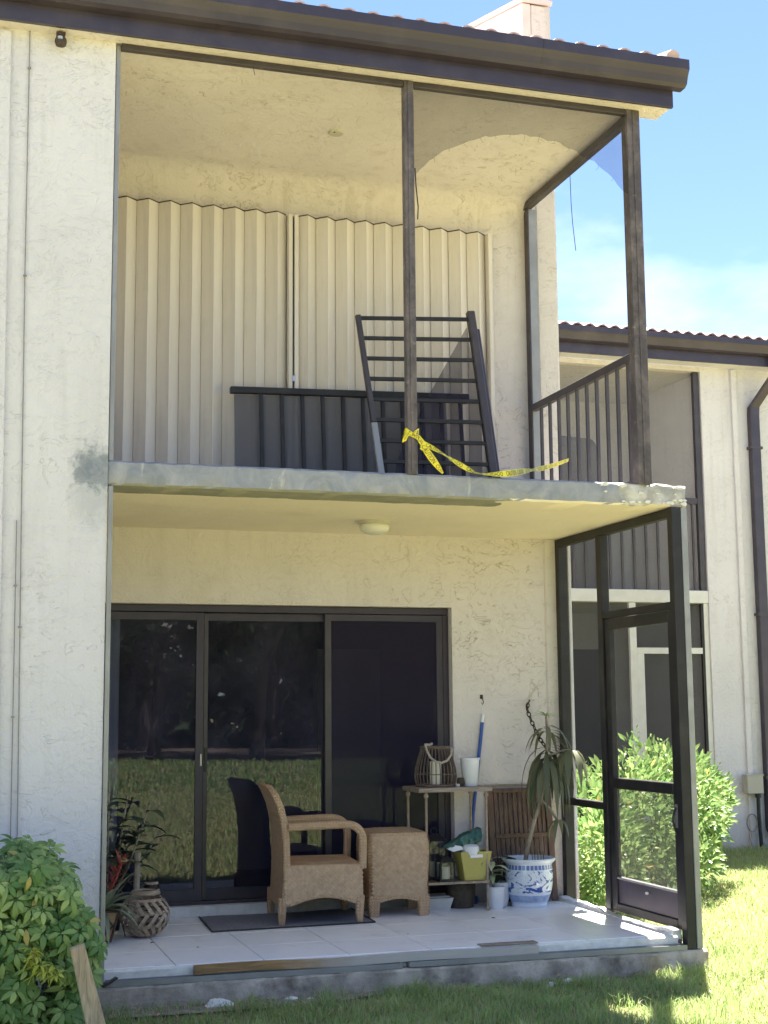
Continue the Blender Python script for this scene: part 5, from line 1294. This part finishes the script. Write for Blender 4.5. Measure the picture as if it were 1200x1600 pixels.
ne = thing('neighbour_screen_enclosure', (6, NY, ZG), 'dark mesh screens and thin frames closing the neighbouring balcony and patio', 'screen enclosure')
MB().box((7.236, NY+.02, 2.678), (7.30, NY+.07, 5.178)).build('post', M['bronze'], ne)
MB().box((7.225, NY+.025, -.018), (7.25, NY+.06, 2.533)).build('post', M['black_metal'], ne)
MB().box((7.256, NY+.02, -.018), (7.312, NY+.06, 2.533)).build('post', M['alu_white'], ne)
MB().box((4.21, NY+.025, 3.655), (7.235, NY+.065, 3.72)).build('handrail', M['bronze'], ne)
pk_ = None
for i in range(20):
    x = 4.35+i*.148
    if pk_ is None: pk_ = MB().box((x, NY+.035, 2.678), (x+.024, NY+.055, 3.655)).build('picket', M['bronze'], ne)
    else: piece(pk_, ne, (i*.148, 0, 0))
MB().box((6.335, NY+.02, -.018), (6.415, NY+.06, 2.533)).build('white_post', M['alu_white'], ne)
MB().box((6.416, NY+.02, 1.975), (7.224, NY+.06, 2.04)).build('white_rail', M['alu_white'], ne)
MB().box((6.416, NY+.02, -.018), (6.50, NY+.05, 1.974)).build('white_stile', M['alu_white'], ne)
MB().box((4.21, NY+.02, -.018), (6.334, NY+.06, .05)).build('bottom_rail', M['alu_white'], ne)
MB().add([(4.2, NY+.075, 2.68), (7.24, NY+.075, 2.68), (7.24, NY+.075, 5.17), (4.2, NY+.075, 5.17)], [(0, 1, 2, 3)]).build('upper_mesh', M['mesh_veil'], ne, fixn=False)
MB().add([(4.2, NY+.075, 0), (7.3, NY+.075, 0), (7.3, NY+.075, 2.53), (4.2, NY+.075, 2.53)], [(0, 1, 2, 3)]).build('lower_mesh', M['mesh_far'], ne, fixn=False)
npn = thing('folded_screen', (6, NY+.9, 2.68), 'brown rounded panel standing on the neighbouring balcony behind the railing', 'panel')
poly = [(5.3, 2.69), (6.42, 2.69), (6.42, 4.42)]+[(6.42-.10*(1-math.cos(t)), 4.42+.10*math.sin(t)) for t in [R(15*i) for i in range(1, 7)]]+[(5.3, 4.58)]
MB().prism(poly, 'y', NY+.88, NY+.94).build('board', M['bronze'], npn)
MB().box((5.28, NY+.86, 2.68), (5.32, NY+.96, 4.60)).build('edge_post', M['bronze'], npn)
dsp = thing('downspout', (8.0, NY-.05, ZG), 'brown rain downspout with an S bend on the neighbouring wall', 'downspout')
def dpipe(pts, w=.115, t=.085):
    b = MB()
    for i, p in enumerate(pts):
        p = V(p); b.v += [p+V((-w/2, -t/2, 0)), p+V((w/2, -t/2, 0)), p+V((w/2, t/2, 0)), p+V((-w/2, t/2, 0))]
    for i in range(len(pts)-1):
        for j in range(4): b.f.append((i*4+j, (i+1)*4+j, (i+1)*4+(j+1) % 4, i*4+(j+1) % 4))
    b.f += [(3, 2, 1, 0), tuple(len(b.v)-4+j for j in range(4))]; return b
dpipe([(8.12, NY-.32, 5.36), (8.12, NY-.32, 5.19), (8.10, NY-.29, 5.11), (8.0, NY-.12, 4.88), (7.96, NY-.055, 4.79), (7.955, NY-.05, 4.70), (7.955, NY-.05, .06), (7.97, NY-.12, -.04)]).build('pipe', M['gutter'], dsp, bevel=.006)
for z in (4.3, 2.4, .6): MB().box((7.88, NY-.10, z), (8.03, NY-.003, z+.03)).build('strap', M['bronze'], dsp)
nc = thing('neighbour_conduit', (7.74, NY, ZG), 'cream flat conduit on the neighbouring wall beside the downspout', 'conduit')
MB().box((7.70, NY-.03, ZG), (7.765, NY-.001, 5.225)).build('cover', M['stucco_far'], nc, bevel=.004)
mb_ = thing('meter_box', (7.73, NY-.08, .44), 'beige utility box with a black pipe on the neighbouring wall', 'utility box')
MB().box((7.625, NY-.13, .445), (7.825, NY-.032, .645)).build('case', M['box'], mb_, bevel=.006)
MB().box((7.618, NY-.137, .64), (7.832, NY-.032, .652)).build('lid', M['box'], mb_, bevel=.002)
MB().tube([(7.78, NY-.08, .444), (7.78, NY-.08, .2), (7.80, NY-.08, ZG-.05)], .021, 8).build('pipe', M['ink'], mb_)
MB().tube([(7.78, NY-.08, .445), (7.78, NY-.08, .40)], .034, 8).build('collar', M['ink'], mb_)
cc = thing('cable_coil', (7.70, NY-.05, .12), 'loop of grey cable hung under the beige utility box', 'cable')
b = MB()
for q in range(2): b.tube([(7.70+.065*math.cos(a)+.004*q, NY-.06-.01*q, .13+.095*math.sin(a)) for a in [2*math.pi*i/24 for i in range(25)]], .005, 5, False)
b.build('loop', M['cable'], cc); MB().tube([(7.70, NY-.05, .035), (7.69, NY-.04, -.05), (7.71, NY-.04, ZG)], .004, 5).build('tail', M['cable'], cc)

# ------------------------------------------------------------------ trees behind the viewer, seen in the glass
def tree_meshes(seed, h, cr, low):
    q = random.Random(seed); tr_ = MB(); cr_ = MB()
    lean = (q.uniform(-.4, .4), q.uniform(-.3, .3)); top = V((lean[0], lean[1], h*.55))
    tr_.tube([(0, 0, -.2), (lean[0]*.3, lean[1]*.3, h*.2), top*.8, top], [h*.032, h*.024, h*.019, h*.015], 9)
    cl = []
    for i in range(13):
        a = q.uniform(0, 6.28); rr_ = cr*q.uniform(.25, .85); z = low+(h-low)*q.uniform(.12, .88); p = V((math.cos(a)*rr_, math.sin(a)*rr_, z)); cl.append((p, cr*q.uniform(.30, .48)))
        s0 = top*q.uniform(.55, 1); tr_.tube(arc(s0, s0.lerp(p, .5)+V((0, 0, .4)), p, 4), [h*.011, h*.009, h*.007, h*.005, h*.003], 6)
    for p, r in cl:
        for i in range(230):
            d = V((q.gauss(0, 1), q.gauss(0, 1), q.gauss(0, .8))); d = d.normalized()*q.uniform(.35, 1.08)**.6*r; d.z *= .75
            dd = V((q.gauss(0, 1), q.gauss(0, 1), q.gauss(0, 1))).normalized(); sd_ = dd.orthogonal().normalized(); s = q.uniform(.12, .24)
            c = p+d; cr_.add([c-dd*s, c+sd_*s*.45, c+dd*s, c-sd_*s*.45], [(0, 1, 2, 3)])
    return tr_, cr_
tdefs = [(1, 7, 3.4, 2.3), (2, 7.8, 3.8, 2.6), (3, 6.4, 3.1, 2.0)]
tsrc = []
for sd0, h, cr, low in tdefs:
    t_ = thing('shade_tree', (0, 0, 0), 'x', 'tree', 'trees across the lawn'); a, c = tree_meshes(sd0, h, cr, low)
    a.build('trunk', M['trunk'], t_, smooth=True); c.build('crown', M['leaf_tree'], t_, fixn=False); tsrc.append(t_)
spots = [(-6, -27), (-1.5, -26.2), (2.2, -25.6), (5.6, -27.5), (8.6, -26), (12, -28), (15.5, -26.5), (19, -28.5), (-10.5, -28), (0.5, -32), (6, -33), (11, -34), (16, -33), (-5, -33)]
TN = ['third', 'fourth', 'fifth', 'sixth', 'seventh', 'eighth', 'ninth', 'tenth', 'first', 'second', 'third', 'fourth', 'fifth', 'first']
desc = ['spreading shade tree across the lawn, seen only as a reflection', ]
for i, (x, y) in enumerate(spots):
    lb = 'shade tree reflected in the glass, %s from the left in the %s row' % (TN[i], 'front' if y > -30 else 'back')
    if i < 3: o = tsrc[i]; o.location = (x, y-6, .1); o['label'] = lb
    else: o = copy_thing(tsrc[i % 3], (x, y-6, .1), lb, i*1.3)
hd = thing('hedge', (4, -42, 0), 'dense dark hedge across the lawn behind the trees', 'hedge'); b = MB(); q = random.Random(9)
for i in range(16000):
    x = q.uniform(-24, 34); z = q.uniform(0, 5.6+.6*math.sin(x*.8)); y = -42+q.uniform(-.8, .8); dd = V((q.gauss(0, 1), q.gauss(0, 1), q.gauss(0, 1))).normalized(); sd_ = dd.orthogonal().normalized(); s = q.uniform(.3, .55)
    c = V((x, y, z)); b.add([c-dd*s, c+sd_*s*.5, c+dd*s, c-sd_*s*.5], [(0, 1, 2, 3)])
b.build('foliage', M['leaf_dark'], hd, fixn=False, kind='stuff')
b = MB()
for i in range(60):
    x = -24+i*1; b.tube([(x, -42, 0), (x+.2, -42, 1.5), (x, -42, 2.8)], .06, 5)
b.build('stems', M['trunk'], hd, kind='stuff')

# ------------------------------------------------------------------ grass
def grass(name, n, region, hmin, hmax, wid, keep=None):
    (x0, x1), (y0, y1) = region
    x = rng.uniform(x0, x1, n); y = rng.uniform(y0, y1, n)
    if keep is not None:
        kk = keep(x, y); x, y = x[kk], y[kk]; n = len(x)
    z = ZG+.012*np.sin(x*1.7+y)+.01*np.sin(2.3*y-x)-.004
    far = y < -6; z = z+np.where(far, .16*np.sin(np.clip((-6-y)/16, 0, 1)*np.pi*.5)*(.5+.5*np.cos(x*.22)), 0)
    clump = .5+.5*np.sin(x*5.1+1.3*np.sin(y*4.2))*np.sin(y*6.3+x*1.7)
    tuft = np.clip(np.sin(x*9.7+3*np.sin(y*3.1))*np.sin(y*11.3+2*np.sin(x*2.7))-.45, 0, 1)
    h = rng.uniform(hmin, hmax, n)*(.45+.6*clump+1.5*tuft); a = rng.uniform(0, 2*np.pi, n); w = wid*rng.uniform(.6, 1.2, n)
    lean = rng.uniform(.15, .9, n)*h; la = rng.uniform(0, 2*np.pi, n)
    cx_, sx_ = np.cos(a)*w/2, np.sin(a)*w/2; lx_, ly_ = np.cos(la)*lean, np.sin(la)*lean
    vs = np.empty((n, 5, 3), np.float32)
    vs[:, 0] = np.stack([x-cx_, y-sx_, z], 1); vs[:, 1] = np.stack([x+cx_, y+sx_, z], 1)
    vs[:, 2] = np.stack([x-cx_*.8+lx_*.35, y-sx_*.8+ly_*.35, z+h*.6], 1); vs[:, 3] = np.stack([x+cx_*.8+lx_*.35, y+sx_*.8+ly_*.35, z+h*.6], 1)
    vs[:, 4] = np.stack([x+lx_, y+ly_, z+h*(1-.25*lean/h)], 1)
    me = bpy.data.meshes.new(name); me.vertices.add(n*5); me.vertices.foreach_set('co', vs.ravel())
    base = (np.arange(n)*5)[:, None]
    loops = np.concatenate([base+np.array([[0, 1, 3, 2]]), base+np.array([[2, 3, 4]])], 1).astype(np.int32).ravel()
    me.loops.add(n*7); me.loops.foreach_set('vertex_index', loops)
    st_ = (np.arange(n)*7)[:, None]+np.array([[0, 4]]); me.polygons.add(n*2); me.polygons.foreach_set('loop_start', st_.astype(np.int32).ravel())
    me.polygons.foreach_set('use_smooth', np.ones(n*2, bool))
    me.update(calc_edges=True); me.validate(); me.materials.append(M['grass'])
    o = bpy.data.objects.new(name, me); COL.objects.link(o); o['kind'] = 'stuff'
    o['label'] = 'lawn grass blades'; return o
def bare(x, y):   # thin patch of dirt against the slab at the left
    inslab = (x > -.05) & (x < 3.57) & (y > -.045)
    dirt = (x < 1.5) & (y > -.26-.10*np.sin(x*6)) & (rng.uniform(0, 1, len(x)) < .62)
    return ~inslab & ~dirt
grass('front_grass', 78000, ((-.4, 6.5), (-1.7, .6)), .035, .10, .0055, bare)
grass('side_grass', 90000, ((3.55, 10.5), (.4, 6.15)), .04, .085, .007)
grass('lawn_grass', 60000, ((-4, 9), (-14, -1.7)), .05, .11, .016)
grass('far_grass', 45000, ((-8, 18), (-31, -14)), .07, .16, .05)
b = MB()
for i in range(70):
    x, y = r_.choice(((r_.uniform(.2, 6), r_.uniform(-1.3, -.12)), (r_.uniform(3.7, 8), r_.uniform(.2, 5.5))))
    n = r_.choice((4, 5, 6)); a0 = r_.uniform(0, 6); s_ = r_.uniform(.035, .07)
    for q in range(n):
        a = a0+2*math.pi*q/n; b.leaf((x, y, ZG+.012), (math.cos(a), math.sin(a), r_.uniform(.35, .9)), (0, 0, 1), s_*r_.uniform(.8, 1.3), s_*.42, .8, 3, .2, .25)
b.build('lawn_weeds', M['leaf_shrub'], fixn=False, smooth='all', kind='stuff')
b = MB()
for i in range(420):
    x, y = r_.choice(((r_.uniform(.1, 4), r_.uniform(-.9, -.05)), (r_.uniform(3.6, 7), r_.uniform(.0, 5)))); a = r_.uniform(0, 6.3)
    b.leaf((x, y, ZG+.03+r_.uniform(0, .03)), (math.cos(a), math.sin(a), r_.uniform(-.2, .3)), (0, 0, 1), r_.uniform(.02, .05), r_.uniform(.008, .018), .3, 3, .5)
b.build('dry_litter', M['debris_leaf'], fixn=False, kind='stuff')
# crumbs of broken plaster at the slab's foot
for i, (x, y, s, lb) in enumerate(((.62, -.10, .045, 'largest white lump of broken plaster in the grass below the slab edge'), (1.02, -.06, .022, 'small white plaster crumb against the slab edge, left of centre'), (1.12, -.09, .016, 'tiny white plaster crumb in the grass left of centre'), (2.62, -.10, .024, 'white plaster crumb in the grass below the right part of the slab'), (2.50, -.14, .02, 'small white plaster crumb in front of the right part of the slab'))):
    t = thing('plaster_lump', (x, y, ZG), lb, 'rubble'); b = MB(); n = 8
    for j in range(4):
        for q in range(n):
            a = 2*math.pi*q/n; rr_ = s*(1, 1.15, .8, .25)[j]*r_.uniform(.7, 1.3); b.v.append(V((x+rr_*1.5*math.cos(a), y+rr_*math.sin(a), ZG+s*(-.2, .3, .8, 1.0)[j]+r_.uniform(-.1, .1)*s)))
    for j in range(3):
        for q in range(n): b.f.append((j*n+q, j*n+(q+1) % n, (j+1)*n+(q+1) % n, (j+1)*n+q))
    b.f += [tuple(range(n))[::-1], tuple(3*n+q for q in range(n))]; b.build('chunk', M['plaster_bits'], t)
MB().add([(-.02, -.22, ZG+.008), (.35, -.26, ZG+.014), (.8, -.25, ZG+.012), (1.3, -.2, ZG+.014), (1.5, -.1, ZG+.012), (1.5, -.03, ZG+.014), (-.02, -.03, ZG+.01)], [tuple(range(7))]).build('bare_soil', M['dirt'], kind='structure')
